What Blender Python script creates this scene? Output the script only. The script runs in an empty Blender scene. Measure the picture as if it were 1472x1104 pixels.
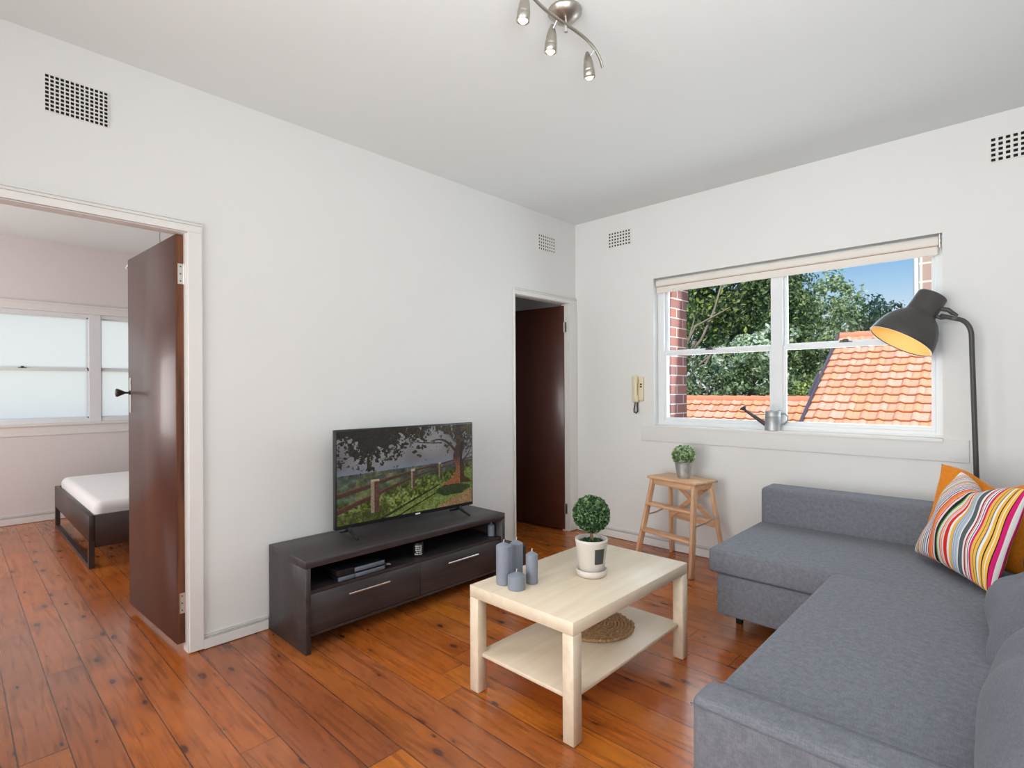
import bpy, bmesh, math, random
import numpy as np
from mathutils import Vector, Matrix

S = bpy.context.scene
COL = S.collection
PI = math.pi
random.seed(7)
RNG = np.random.default_rng(11)

# ------------------------------------------------------------------ camera
CAMP = Vector((2.9554, -3.9555, 1.2862)); YAW = 0.7605; ROLL = -0.0052
cam = bpy.data.cameras.new('camera'); camo = bpy.data.objects.new('camera', cam); COL.objects.link(camo)
_f = Vector((-math.sin(YAW), math.cos(YAW), 0)); _r = Vector((math.cos(YAW), math.sin(YAW), 0)); _u = Vector((0, 0, 1))
r3 = _r*math.cos(ROLL) + _u*math.sin(ROLL); u3 = _u*math.cos(ROLL) - _r*math.sin(ROLL)
m = Matrix.Identity(4)
for i in range(3):
    m[i][0] = r3[i]; m[i][1] = u3[i]; m[i][2] = -_f[i]; m[i][3] = CAMP[i]
camo.matrix_world = m
cam.sensor_fit = 'HORIZONTAL'; cam.sensor_width = 36.0
cam.lens = 770.39/1472*36.0
cam.shift_y = (558.84-552)/1472
cam.clip_start = 0.02; cam.clip_end = 300
S.camera = camo

# ------------------------------------------------------------------ view, world, sun, daylight
S.view_settings.view_transform = 'Standard'; S.view_settings.look = 'None'
S.view_settings.exposure = 0.0; S.view_settings.gamma = 1.0; S.view_settings.use_curve_mapping = False

w = bpy.data.worlds.new('world'); S.world = w; w.use_nodes = True
nt = w.node_tree; nt.nodes.clear()
tc = nt.nodes.new('ShaderNodeTexCoord'); sp = nt.nodes.new('ShaderNodeSeparateXYZ')
cr = nt.nodes.new('ShaderNodeValToRGB'); bg = nt.nodes.new('ShaderNodeBackground'); wo = nt.nodes.new('ShaderNodeOutputWorld')
nt.links.new(tc.outputs['Generated'], sp.inputs[0]); nt.links.new(sp.outputs['Z'], cr.inputs[0])
nt.links.new(cr.outputs[0], bg.inputs[0]); nt.links.new(bg.outputs[0], wo.inputs[0])
els = cr.color_ramp.elements
els[0].position = 0.0; els[0].color = (0.78, 0.87, 0.93, 1)
els[1].position = 1.0; els[1].color = (0.05, 0.20, 0.60, 1)
for p_, c_ in ((0.11, (0.66, 0.80, 0.92, 1)), (0.16, (0.42, 0.65, 0.89, 1)), (0.22, (0.19, 0.46, 0.80, 1)), (0.32, (0.13, 0.38, 0.75, 1))):
    e = els.new(p_); e.color = c_
bg.inputs[1].default_value = 1.0

sun = bpy.data.lights.new('sun', 'SUN'); sun.energy = 4.8; sun.angle = 0.01; sun.color = (1.0, 0.95, 0.87)
suno = bpy.data.objects.new('sun', sun); COL.objects.link(suno)
suno.rotation_euler = Vector((-0.35, 0.62, -0.70)).to_track_quat('-Z', 'Y').to_euler()

def area(name, loc, direction, sx, sy, power, color=(1, 1, 1), spread=None):
    l = bpy.data.lights.new(name, 'AREA'); l.shape = 'RECTANGLE'; l.size = sx; l.size_y = sy; l.energy = power; l.color = color
    if spread: l.spread = spread
    o = bpy.data.objects.new(name, l); COL.objects.link(o); o.location = loc
    o.rotation_euler = Vector(direction).to_track_quat('-Z', 'Y').to_euler()
    return o
# added fill lamps out of view, and daylight outside the two visible windows
area('rear_fill', (1.75, -5.62, 1.35), (-0.02, 1, 0.05), 2.4, 2.1, 43, (0.985, 0.985, 0.975), spread=1.8)  # added unseen lamp brightening the window wall from behind the camera
area('side_fill', (3.95, -3.20, 1.60), (-1, 0.22, 0.05), 2.4, 1.5, 18, (0.90, 0.96, 1.0))  # unseen lamp added for the cool light on the television wall
# added unseen lamp aimed upwards to brighten the ceiling and what lies below
area('ceiling_fill', (2.85, -3.55, 1.90), (0.0, 0.30, 1), 0.7, 0.7, 32, (0.97, 0.985, 1.0))
area('daylight_bedroom', (-4.28, -3.10, 1.55), (1, 0, 0), 2.9, 1.15, 7.5, (1.0, 0.88, 0.72))
area('bedroom_fill', (-2.3, -5.62, 1.5), (0, 1, 0.0), 2.0, 1.3, 58, (1.0, 0.97, 0.96))  # extra lamp added out of view to lift the bedroom walls
area('daylight_window', (1.70, 0.40, 1.55), (0, -1, 0.12), 1.7, 1.1, 26, (0.90, 0.97, 1.0))

# ------------------------------------------------------------------ materials
MATS = {}
def lin(c):
    return tuple((x/255/12.92 if x/255 <= 0.04045 else ((x/255+0.055)/1.055)**2.4) for x in c)
def mat(name, col=(0.5, 0.5, 0.5), rough=0.5, metal=0.0, spec=0.5, coat=0.0, bump=0.0, bscale=200, var=0.0, vscale=5, emit=None, estr=0.0, stretch=(1, 1, 1), attr=None, sheen=0.0):
    if name in MATS: return MATS[name]
    M = bpy.data.materials.new(name); M.use_nodes = True; n = M.node_tree; P = n.nodes['Principled BSDF']
    P.inputs['Base Color'].default_value = (*col, 1); P.inputs['Roughness'].default_value = rough; P.inputs['Metallic'].default_value = metal
    P.inputs['Specular IOR Level'].default_value = spec
    P.inputs['Coat Weight'].default_value = coat; P.inputs['Coat Roughness'].default_value = 0.12
    if sheen: P.inputs['Sheen Weight'].default_value = sheen
    tcn = n.nodes.new('ShaderNodeTexCoord'); mp = n.nodes.new('ShaderNodeMapping'); mp.inputs['Scale'].default_value = stretch
    n.links.new(tcn.outputs['Object'], mp.inputs[0])
    if attr:
        a = n.nodes.new('ShaderNodeVertexColor'); a.layer_name = attr
        n.links.new(a.outputs[0], P.inputs['Base Color'])
    elif var:
        nz = n.nodes.new('ShaderNodeTexNoise'); nz.inputs['Scale'].default_value = vscale; nz.inputs['Detail'].default_value = 5
        n.links.new(mp.outputs[0], nz.inputs[0])
        rmp = n.nodes.new('ShaderNodeValToRGB')
        rmp.color_ramp.elements[0].position = 0.3; rmp.color_ramp.elements[1].position = 0.7
        rmp.color_ramp.elements[0].color = (*[max(0, c*(1-var)) for c in col], 1); rmp.color_ramp.elements[1].color = (*[min(1, c*(1+var)) for c in col], 1)
        n.links.new(nz.outputs['Fac'], rmp.inputs[0]); n.links.new(rmp.outputs[0], P.inputs['Base Color'])
    if bump:
        nb = n.nodes.new('ShaderNodeTexNoise'); nb.inputs['Scale'].default_value = bscale; nb.inputs['Detail'].default_value = 3
        b = n.nodes.new('ShaderNodeBump'); b.inputs['Strength'].default_value = bump; b.inputs['Distance'].default_value = 0.004
        n.links.new(mp.outputs[0], nb.inputs[0]); n.links.new(nb.outputs['Fac'], b.inputs['Height']); n.links.new(b.outputs[0], P.inputs['Normal'])
    if emit:
        P.inputs['Emission Color'].default_value = (*emit, 1); P.inputs['Emission Strength'].default_value = estr
    MATS[name] = M
    return M

def N(n, t, **kw):
    x = n.nodes.new('ShaderNode'+t)
    for k, v in kw.items(): setattr(x, k, v)
    return x
def math_n(n, op, a, b=None):
    x = n.nodes.new('ShaderNodeMath'); x.operation = op
    for i, v in enumerate((a, b)):
        if v is None: continue
        if isinstance(v, (int, float)): x.inputs[i].default_value = v
        else: n.links.new(v, x.inputs[i])
    return x.outputs[0]
def ramp(n, fac, stops, interp='LINEAR'):
    x = n.nodes.new('ShaderNodeValToRGB'); x.color_ramp.interpolation = interp
    el = x.color_ramp.elements
    el[0].position, el[0].color = stops[0][0], (*stops[0][1], 1)
    el[1].position, el[1].color = stops[-1][0], (*stops[-1][1], 1)
    for p, c in stops[1:-1]:
        q = el.new(p); q.color = (*c, 1)
    n.links.new(fac, x.inputs[0]); return x.outputs[0]
def mix(n, fac, a, b, blend='MIX'):
    x = n.nodes.new('ShaderNodeMix'); x.data_type = 'RGBA'; x.blend_type = blend
    for i, v in ((0, fac), (6, a), (7, b)):
        if isinstance(v, (int, float)): x.inputs[i].default_value = v
        elif isinstance(v, tuple): x.inputs[i].default_value = (*v, 1)
        else: n.links.new(v, x.inputs[i])
    return x.outputs[2]

def floor_material():
    M = bpy.data.materials.new('pine_boards'); M.use_nodes = True; n = M.node_tree; P = n.nodes['Principled BSDF']
    g = N(n, 'NewGeometry'); s = N(n, 'SeparateXYZ'); n.links.new(g.outputs['Position'], s.inputs[0])
    X, Y = s.outputs['X'], s.outputs['Y']
    v = math_n(n, 'DIVIDE', math_n(n, 'ADD', Y, 3.25), 0.1365)
    bi = math_n(n, 'FLOOR', v); fr = math_n(n, 'FRACT', v)
    wn = N(n, 'TexWhiteNoise', noise_dimensions='1D'); n.links.new(bi, wn.inputs['W'])
    off = math_n(n, 'MULTIPLY', wn.outputs['Value'], 7.3)
    xs = math_n(n, 'DIVIDE', math_n(n, 'ADD', X, off), 2.6)
    xi = math_n(n, 'FLOOR', xs); xf = math_n(n, 'FRACT', xs)
    wn2 = N(n, 'TexWhiteNoise', noise_dimensions='2D'); cv = N(n, 'CombineXYZ'); n.links.new(bi, cv.inputs[0]); n.links.new(xi, cv.inputs[1]); n.links.new(cv.outputs[0], wn2.inputs['Vector'])
    rnd = wn2.outputs['Value']
    # grain
    cg = N(n, 'CombineXYZ'); n.links.new(math_n(n, 'ADD', math_n(n, 'MULTIPLY', X, 1.6), math_n(n, 'MULTIPLY', rnd, 37.0)), cg.inputs[0]); n.links.new(math_n(n, 'MULTIPLY', Y, 22.0), cg.inputs[1])
    ng = N(n, 'TexNoise'); ng.inputs['Scale'].default_value = 2.2; ng.inputs['Detail'].default_value = 6; ng.inputs['Distortion'].default_value = 0.9
    n.links.new(cg.outputs[0], ng.inputs['Vector'])
    base = ramp(n, rnd, [(0.0, lin((168, 90, 42))), (0.3, lin((188, 102, 34))), (0.55, lin((172, 98, 54))), (0.8, lin((200, 116, 38))), (1.0, lin((158, 88, 50)))])
    gr = ramp(n, ng.outputs['Fac'], [(0.28, (0.56, 0.50, 0.46)), (0.5, (0.98, 0.98, 0.97)), (0.74, (1.25, 1.22, 1.15))])
    c = mix(n, 0.85, base, gr, 'MULTIPLY')
    # blotches
    nb = N(n, 'TexNoise'); nb.inputs['Scale'].default_value = 2.6; nb.inputs['Detail'].default_value = 3; n.links.new(g.outputs['Position'], nb.inputs['Vector'])
    c = mix(n, 0.55, c, ramp(n, nb.outputs['Fac'], [(0.3, (0.70, 0.62, 0.58)), (0.6, (1.06, 1.05, 1.02)), (0.8, (1.22, 1.22, 1.15))]), 'MULTIPLY')
    # knots
    ck = N(n, 'CombineXYZ'); n.links.new(math_n(n, 'ADD', math_n(n, 'MULTIPLY', X, 3.2), math_n(n, 'MULTIPLY', bi, 3.7)), ck.inputs[0]); n.links.new(math_n(n, 'MULTIPLY', Y, 7.33), ck.inputs[1])
    vo = N(n, 'TexVoronoi'); vo.voronoi_dimensions = '2D'; vo.inputs['Scale'].default_value = 1.0; vo.inputs['Randomness'].default_value = 0.9; n.links.new(ck.outputs[0], vo.inputs['Vector'])
    ksz = N(n, 'SeparateColor'); n.links.new(vo.outputs['Color'], ksz.inputs[0])
    kr = math_n(n, 'MULTIPLY', math_n(n, 'SUBTRACT', ksz.outputs[0], 0.32), 0.27)
    kd = math_n(n, 'DIVIDE', vo.outputs['Distance'], math_n(n, 'MAXIMUM', kr, 0.001))
    core = ramp(n, kd, [(0.0, (0.95, 0.95, 0.95)), (0.55, (0.85, 0.85, 0.85)), (0.62, (0.35, 0.35, 0.35)), (0.95, (0.0, 0.0, 0.0))])
    c = mix(n, core, c, (0.045, 0.018, 0.010))
    halo = ramp(n, math_n(n, 'MULTIPLY', kd, 0.3), [(0.0, (0.75, 0.75, 0.75)), (0.45, (0.45, 0.45, 0.45)), (1.0, (0, 0, 0))])
    c = mix(n, math_n(n, 'MULTIPLY', halo, 0.55), c, lin((112, 50, 22)))
    # scratches
    ns = N(n, 'TexNoise'); ns.inputs['Scale'].default_value = 1.0; ns.inputs['Detail'].default_value = 8
    mp = N(n, 'Mapping'); mp.inputs['Rotation'].default_value = (0, 0, 0.5); mp.inputs['Scale'].default_value = (3, 55, 1); n.links.new(g.outputs['Position'], mp.inputs[0]); n.links.new(mp.outputs[0], ns.inputs['Vector'])
    c = mix(n, math_n(n, 'MULTIPLY', ramp(n, ns.outputs['Fac'], [(0.69, (0, 0, 0)), (0.74, (1, 1, 1))]), 0.22), c, lin((222, 160, 110)))
    # gaps
    edge = math_n(n, 'MINIMUM', fr, math_n(n, 'SUBTRACT', 1.0, fr))
    nw = N(n, 'TexNoise'); nw.inputs['Scale'].default_value = 3.0; n.links.new(g.outputs['Position'], nw.inputs['Vector'])
    wd = math_n(n, 'MULTIPLY', math_n(n, 'ADD', nw.outputs['Fac'], 0.05), 0.024)
    gap = math_n(n, 'LESS_THAN', edge, wd)
    xe = math_n(n, 'LESS_THAN', math_n(n, 'MINIMUM', xf, math_n(n, 'SUBTRACT', 1.0, xf)), 0.0007)
    gp = math_n(n, 'MAXIMUM', gap, xe)
    c = mix(n, math_n(n, 'MULTIPLY', gp, 0.85), c, (0.025, 0.014, 0.012))
    n.links.new(c, P.inputs['Base Color'])
    rr = ramp(n, ng.outputs['Fac'], [(0.3, (0.30, 0.30, 0.30)), (0.8, (0.20, 0.20, 0.20))])
    n.links.new(rr, P.inputs['Roughness'])
    P.inputs['Specular IOR Level'].default_value = 0.5
    P.inputs['Coat Weight'].default_value = 0.22; P.inputs['Coat Roughness'].default_value = 0.16
    b = N(n, 'Bump'); b.inputs['Strength'].default_value = 0.22; b.inputs['Distance'].default_value = 0.003
    h = math_n(n, 'ADD', math_n(n, 'MULTIPLY', gp, -1.0), math_n(n, 'ADD', math_n(n, 'MULTIPLY', ng.outputs['Fac'], 0.10), math_n(n, 'MULTIPLY', nb.outputs['Fac'], 0.35)))
    n.links.new(h, b.inputs['Height']); n.links.new(b.outputs[0], P.inputs['Normal']); n.links.new(b.outputs[0], P.inputs['Coat Normal'])
    return M

def fabric_material(name, col, dark, scale=260.0, rough=0.9):
    M = bpy.data.materials.new(name); M.use_nodes = True; n = M.node_tree; P = n.nodes['Principled BSDF']
    t = N(n, 'TexCoord')
    outs = []
    for st in ((scale, scale*0.12, scale*0.12), (scale*0.12, scale, scale*0.12), (scale*.12, scale*.12, scale)):
        mp = N(n, 'Mapping'); mp.inputs['Scale'].default_value = st; n.links.new(t.outputs['Object'], mp.inputs[0])
        nz = N(n, 'TexNoise'); nz.inputs['Scale'].default_value = 1.0; nz.inputs['Detail'].default_value = 2; n.links.new(mp.outputs[0], nz.inputs['Vector']); outs.append(nz.outputs['Fac'])
    sm = math_n(n, 'ADD', math_n(n, 'ADD', outs[0], outs[1]), outs[2]); sm = math_n(n, 'DIVIDE', sm, 3.0)
    c = ramp(n, sm, [(0.40, dark), (0.60, col)])
    n.links.new(c, P.inputs['Base Color']); P.inputs['Roughness'].default_value = rough
    P.inputs['Specular IOR Level'].default_value = 0.25; P.inputs['Sheen Weight'].default_value = 0.08; P.inputs['Sheen Roughness'].default_value = 0.5
    b = N(n, 'Bump'); b.inputs['Strength'].default_value = 0.2; b.inputs['Distance'].default_value = 0.001
    n.links.new(sm, b.inputs['Height']); n.links.new(b.outputs[0], P.inputs['Normal'])
    return M

def wood_material(name, c0, c1, axis=0, scale=1.0, rough=0.5, coat=0.0, amount=(2.0, 30.0)):
    M = bpy.data.materials.new(name); M.use_nodes = True; n = M.node_tree; P = n.nodes['Principled BSDF']
    t = N(n, 'TexCoord'); mp = N(n, 'Mapping'); st = [amount[1]]*3; st[axis] = amount[0]; mp.inputs['Scale'].default_value = st
    n.links.new(t.outputs['Object'], mp.inputs[0])
    nz = N(n, 'TexNoise'); nz.inputs['Scale'].default_value = scale; nz.inputs['Detail'].default_value = 6; nz.inputs['Distortion'].default_value = 0.6
    n.links.new(mp.outputs[0], nz.inputs['Vector'])
    n.links.new(ramp(n, nz.outputs['Fac'], [(0.3, c0), (0.7, c1)]), P.inputs['Base Color'])
    P.inputs['Roughness'].default_value = rough; P.inputs['Coat Weight'].default_value = coat; P.inputs['Coat Roughness'].default_value = 0.2
    b = N(n, 'Bump'); b.inputs['Strength'].default_value = 0.06; b.inputs['Distance'].default_value = 0.002
    n.links.new(nz.outputs['Fac'], b.inputs['Height']); n.links.new(b.outputs[0], P.inputs['Normal'])
    return M

def brick_material():
    M = bpy.data.materials.new('red_brick'); M.use_nodes = True; n = M.node_tree; P = n.nodes['Principled BSDF']
    g = N(n, 'NewGeometry'); s = N(n, 'SeparateXYZ'); n.links.new(g.outputs['Position'], s.inputs[0])
    c = N(n, 'CombineXYZ'); n.links.new(math_n(n, 'ADD', s.outputs['Y'], s.outputs['X']), c.inputs[0]); n.links.new(s.outputs['Z'], c.inputs[1])
    br = N(n, 'TexBrick'); n.links.new(c.outputs[0], br.inputs['Vector'])
    br.inputs['Color1'].default_value = (*lin((176, 112, 94)), 1); br.inputs['Color2'].default_value = (*lin((146, 104, 100)), 1); br.inputs['Mortar'].default_value = (*lin((232, 214, 206)), 1)
    br.inputs['Scale'].default_value = 1.0; br.inputs['Brick Width'].default_value = 0.235; br.inputs['Row Height'].default_value = 0.082; br.inputs['Mortar Size'].default_value = 0.0045
    n.links.new(br.outputs['Color'], P.inputs['Base Color']); P.inputs['Roughness'].default_value = 0.9
    return M

def panel_material():
    M = bpy.data.materials.new('sandstone_blocks'); M.use_nodes = True; n = M.node_tree; P = n.nodes['Principled BSDF']
    g = N(n, 'NewGeometry'); s = N(n, 'SeparateXYZ'); n.links.new(g.outputs['Position'], s.inputs[0])
    c = N(n, 'CombineXYZ'); n.links.new(math_n(n, 'ADD', s.outputs['X'], s.outputs['Y']), c.inputs[0]); n.links.new(s.outputs['Z'], c.inputs[1])
    br = N(n, 'TexBrick'); n.links.new(c.outputs[0], br.inputs['Vector']); br.offset = 0.0
    br.inputs['Color1'].default_value = (*lin((200, 172, 155)), 1); br.inputs['Color2'].default_value = (*lin((190, 160, 148)), 1); br.inputs['Mortar'].default_value = (*lin((240, 228, 214)), 1)
    br.inputs['Scale'].default_value = 1.0; br.inputs['Brick Width'].default_value = 0.42; br.inputs['Row Height'].default_value = 0.55; br.inputs['Mortar Size'].default_value = 0.03
    n.links.new(br.outputs['Color'], P.inputs['Base Color']); P.inputs['Roughness'].default_value = 0.9
    return M

def glass_material(name, frosted=False):
    M = bpy.data.materials.new(name); M.use_nodes = True; n = M.node_tree; n.nodes.clear()
    o = N(n, 'OutputMaterial'); mx = N(n, 'MixShader'); gl = N(n, 'BsdfGlossy')
    if frosted:
        t = N(n, 'BsdfTranslucent'); t.inputs[0].default_value = (0.93, 0.94, 0.93, 1); gl.inputs['Roughness'].default_value = 0.3
        mx.inputs[0].default_value = 0.05
    else:
        t = N(n, 'BsdfTransparent'); t.inputs[0].default_value = (0.97, 0.98, 0.98, 1); gl.inputs['Roughness'].default_value = 0.0
        fr = N(n, 'Fresnel'); fr.inputs[0].default_value = 1.10; n.links.new(fr.outputs[0], mx.inputs[0])
    n.links.new(t.outputs[0], mx.inputs[1]); n.links.new(gl.outputs[0], mx.inputs[2]); n.links.new(mx.outputs[0], o.inputs[0])
    return M

def leaf_material():
    M = bpy.data.materials.new('leaves'); M.use_nodes = True; n = M.node_tree; P = n.nodes['Principled BSDF']
    a = n.nodes.new('ShaderNodeVertexColor'); a.layer_name = 'Col'
    n.links.new(a.outputs[0], P.inputs['Base Color']); P.inputs['Roughness'].default_value = 0.5
    t = N(n, 'BsdfTranslucent'); n.links.new(a.outputs[0], t.inputs[0]); mx = N(n, 'MixShader'); mx.inputs[0].default_value = 0.45
    out = n.nodes['Material Output']; n.links.new(P.outputs[0], mx.inputs[1]); n.links.new(t.outputs[0], mx.inputs[2]); n.links.new(mx.outputs[0], out.inputs[0])
    return M

M_WALL = mat('wall_paint', (0.785, 0.79, 0.78), 0.75, spec=0.25, bump=0.05, bscale=60, var=0.015, vscale=1.2)
M_BWALL = mat('bedroom_wall_paint', (0.76, 0.72, 0.715), 0.75, spec=0.25, bump=0.05, bscale=60)
M_CEIL = mat('ceiling_paint', (0.80, 0.835, 0.83), 0.85, spec=0.2, bump=0.03, bscale=40)
M_TRIM = mat('trim_paint', (0.80, 0.79, 0.765), 0.38, spec=0.4, bump=0.04, bscale=30)
M_FRAME = mat('window_frame_paint', (0.80, 0.83, 0.85), 0.35)
M_BLIND = mat('blind_fabric', (0.82, 0.78, 0.72), 0.8, bump=0.05, bscale=400)
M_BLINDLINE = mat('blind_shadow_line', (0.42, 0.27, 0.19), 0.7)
M_FLOOR = floor_material()
M_DOOR = mat('stained_door', lin((78, 42, 33)), 0.36, coat=0.18, var=0.16, vscale=1.4, stretch=(2, 2, 0.6), bump=0.03, bscale=8)
M_DOOREDGE = wood_material('raw_door_edge', lin((70, 36, 22)), lin((128, 74, 36)), axis=2, scale=1.2, rough=0.55)
M_METAL = mat('brushed_steel', (0.62, 0.60, 0.57), 0.30, metal=1.0, bump=0.02, bscale=300)
M_NICKEL = mat('satin_nickel', (0.46, 0.43, 0.38), 0.33, metal=1.0)
M_CHROME = mat('chrome', (0.85, 0.84, 0.83), 0.15, metal=1.0)
M_BLACKMETAL = mat('dark_grey_metal', (0.058, 0.056, 0.054), 0.45, spec=0.5)
M_BLACK = mat('black_plastic', (0.012, 0.012, 0.013), 0.35)
M_DARKHOLE = mat('dark_recess', (0.008, 0.008, 0.009), 0.9)
M_ESPRESSO = wood_material('espresso_veneer', lin((43, 38, 39)), lin((60, 54, 54)), axis=1, scale=0.8, rough=0.42)
M_BIRCH = wood_material('birch_veneer', lin((214, 197, 172)), lin((228, 214, 192)), axis=1, scale=0.7, rough=0.42)
M_BEECH = wood_material('beech_wood', lin((208, 160, 122)), lin((232, 192, 154)), axis=2, scale=1.0, rough=0.5, amount=(3.0, 40.0))
M_BEECHX = wood_material('beech_wood_rails', lin((208, 160, 122)), lin((232, 192, 154)), axis=0, scale=1.0, rough=0.5, amount=(3.0, 40.0))
M_SOFA = fabric_material('grey_woven_fabric', (0.200, 0.210, 0.243), (0.138, 0.145, 0.170), scale=420)
M_CUSH = fabric_material('grey_cushion_fabric', (0.165, 0.173, 0.205), (0.120, 0.127, 0.152), scale=700)
M_ORANGE = fabric_material('orange_cotton', lin((232, 142, 34)), lin((214, 122, 24)), scale=420)
M_SHEET = mat('white_sheet', (0.84, 0.84, 0.85), 0.85, bump=0.25, bscale=7)
M_BED = mat('dark_brown_bed', lin((62, 50, 47)), 0.4, bump=0.03, bscale=40)
M_CANDLE = mat('grey_blue_wax', lin((128, 134, 147)), 0.45, spec=0.4, var=0.05, vscale=20)
M_WICK = mat('white_wick', (0.75, 0.75, 0.72), 0.8)
M_POT = mat('grey_white_ceramic', lin((206, 198, 190)), 0.45, var=0.03, vscale=12)
M_CHALK = mat('blackboard_label', lin((62, 64, 62)), 0.6)
M_SOIL = mat('dark_moss', lin((40, 70, 40)), 0.9, bump=0.5, bscale=150)
M_BARK = mat('bark', lin((120, 96, 72)), 0.9, var=0.3, vscale=6, bump=0.5, bscale=20)
M_TRUNK = mat('pale_bark', lin((150, 138, 122)), 0.9, var=0.3, vscale=3, bump=0.5, bscale=10)
M_ZINC = mat('galvanised_zinc', (0.48, 0.51, 0.52), 0.5, metal=0.75, var=0.15, vscale=25)
M_ZINC2 = mat('dull_zinc', (0.30, 0.33, 0.33), 0.5, metal=0.7)
M_CREAM = mat('cream_plastic', lin((226, 214, 182)), 0.4)
M_BRICK = brick_material(); M_PANEL = panel_material()
M_GLASS = glass_material('clear_glass'); M_FROST = glass_material('frosted_glass', True)
M_LEAF = leaf_material()
M_TILE = mat('terracotta_tiles', rough=0.8, attr='Col', spec=0.3)
M_STRIPE = mat('striped_cotton', rough=0.9, attr='Col', spec=0.2, bump=0.15, bscale=500)
M_JUTE = mat('jute_rope', lin((164, 130, 92)), 0.9, var=0.35, vscale=60, bump=0.8, bscale=250)
M_SLATE = mat('slate_blue_plastic', lin((92, 104, 116)), 0.4)
M_BULB = mat('lit_bulb', (1, 0.9, 0.75), 0.3, emit=(1.0, 0.80, 0.52), estr=1.7)
M_SHADEIN = mat('lamp_inner_warm', (0.86, 0.66, 0.30), 0.6)  # amber instead of white, the bulb's warmth put into the lining colour
M_TEXT = mat('white_print', (0.8, 0.8, 0.8), 0.6)
M_PIPE = mat('white_pipe', (0.85, 0.85, 0.83), 0.5)
M_GROUND = mat('ground_green', (0.10, 0.13, 0.06), 0.95, var=0.3, vscale=0.5)
M_VERGE = mat('dark_verge', lin((86, 84, 96)), 0.6)
M_PENDANT = mat('pendant_white', (0.85, 0.82, 0.74), 0.5)

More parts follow.
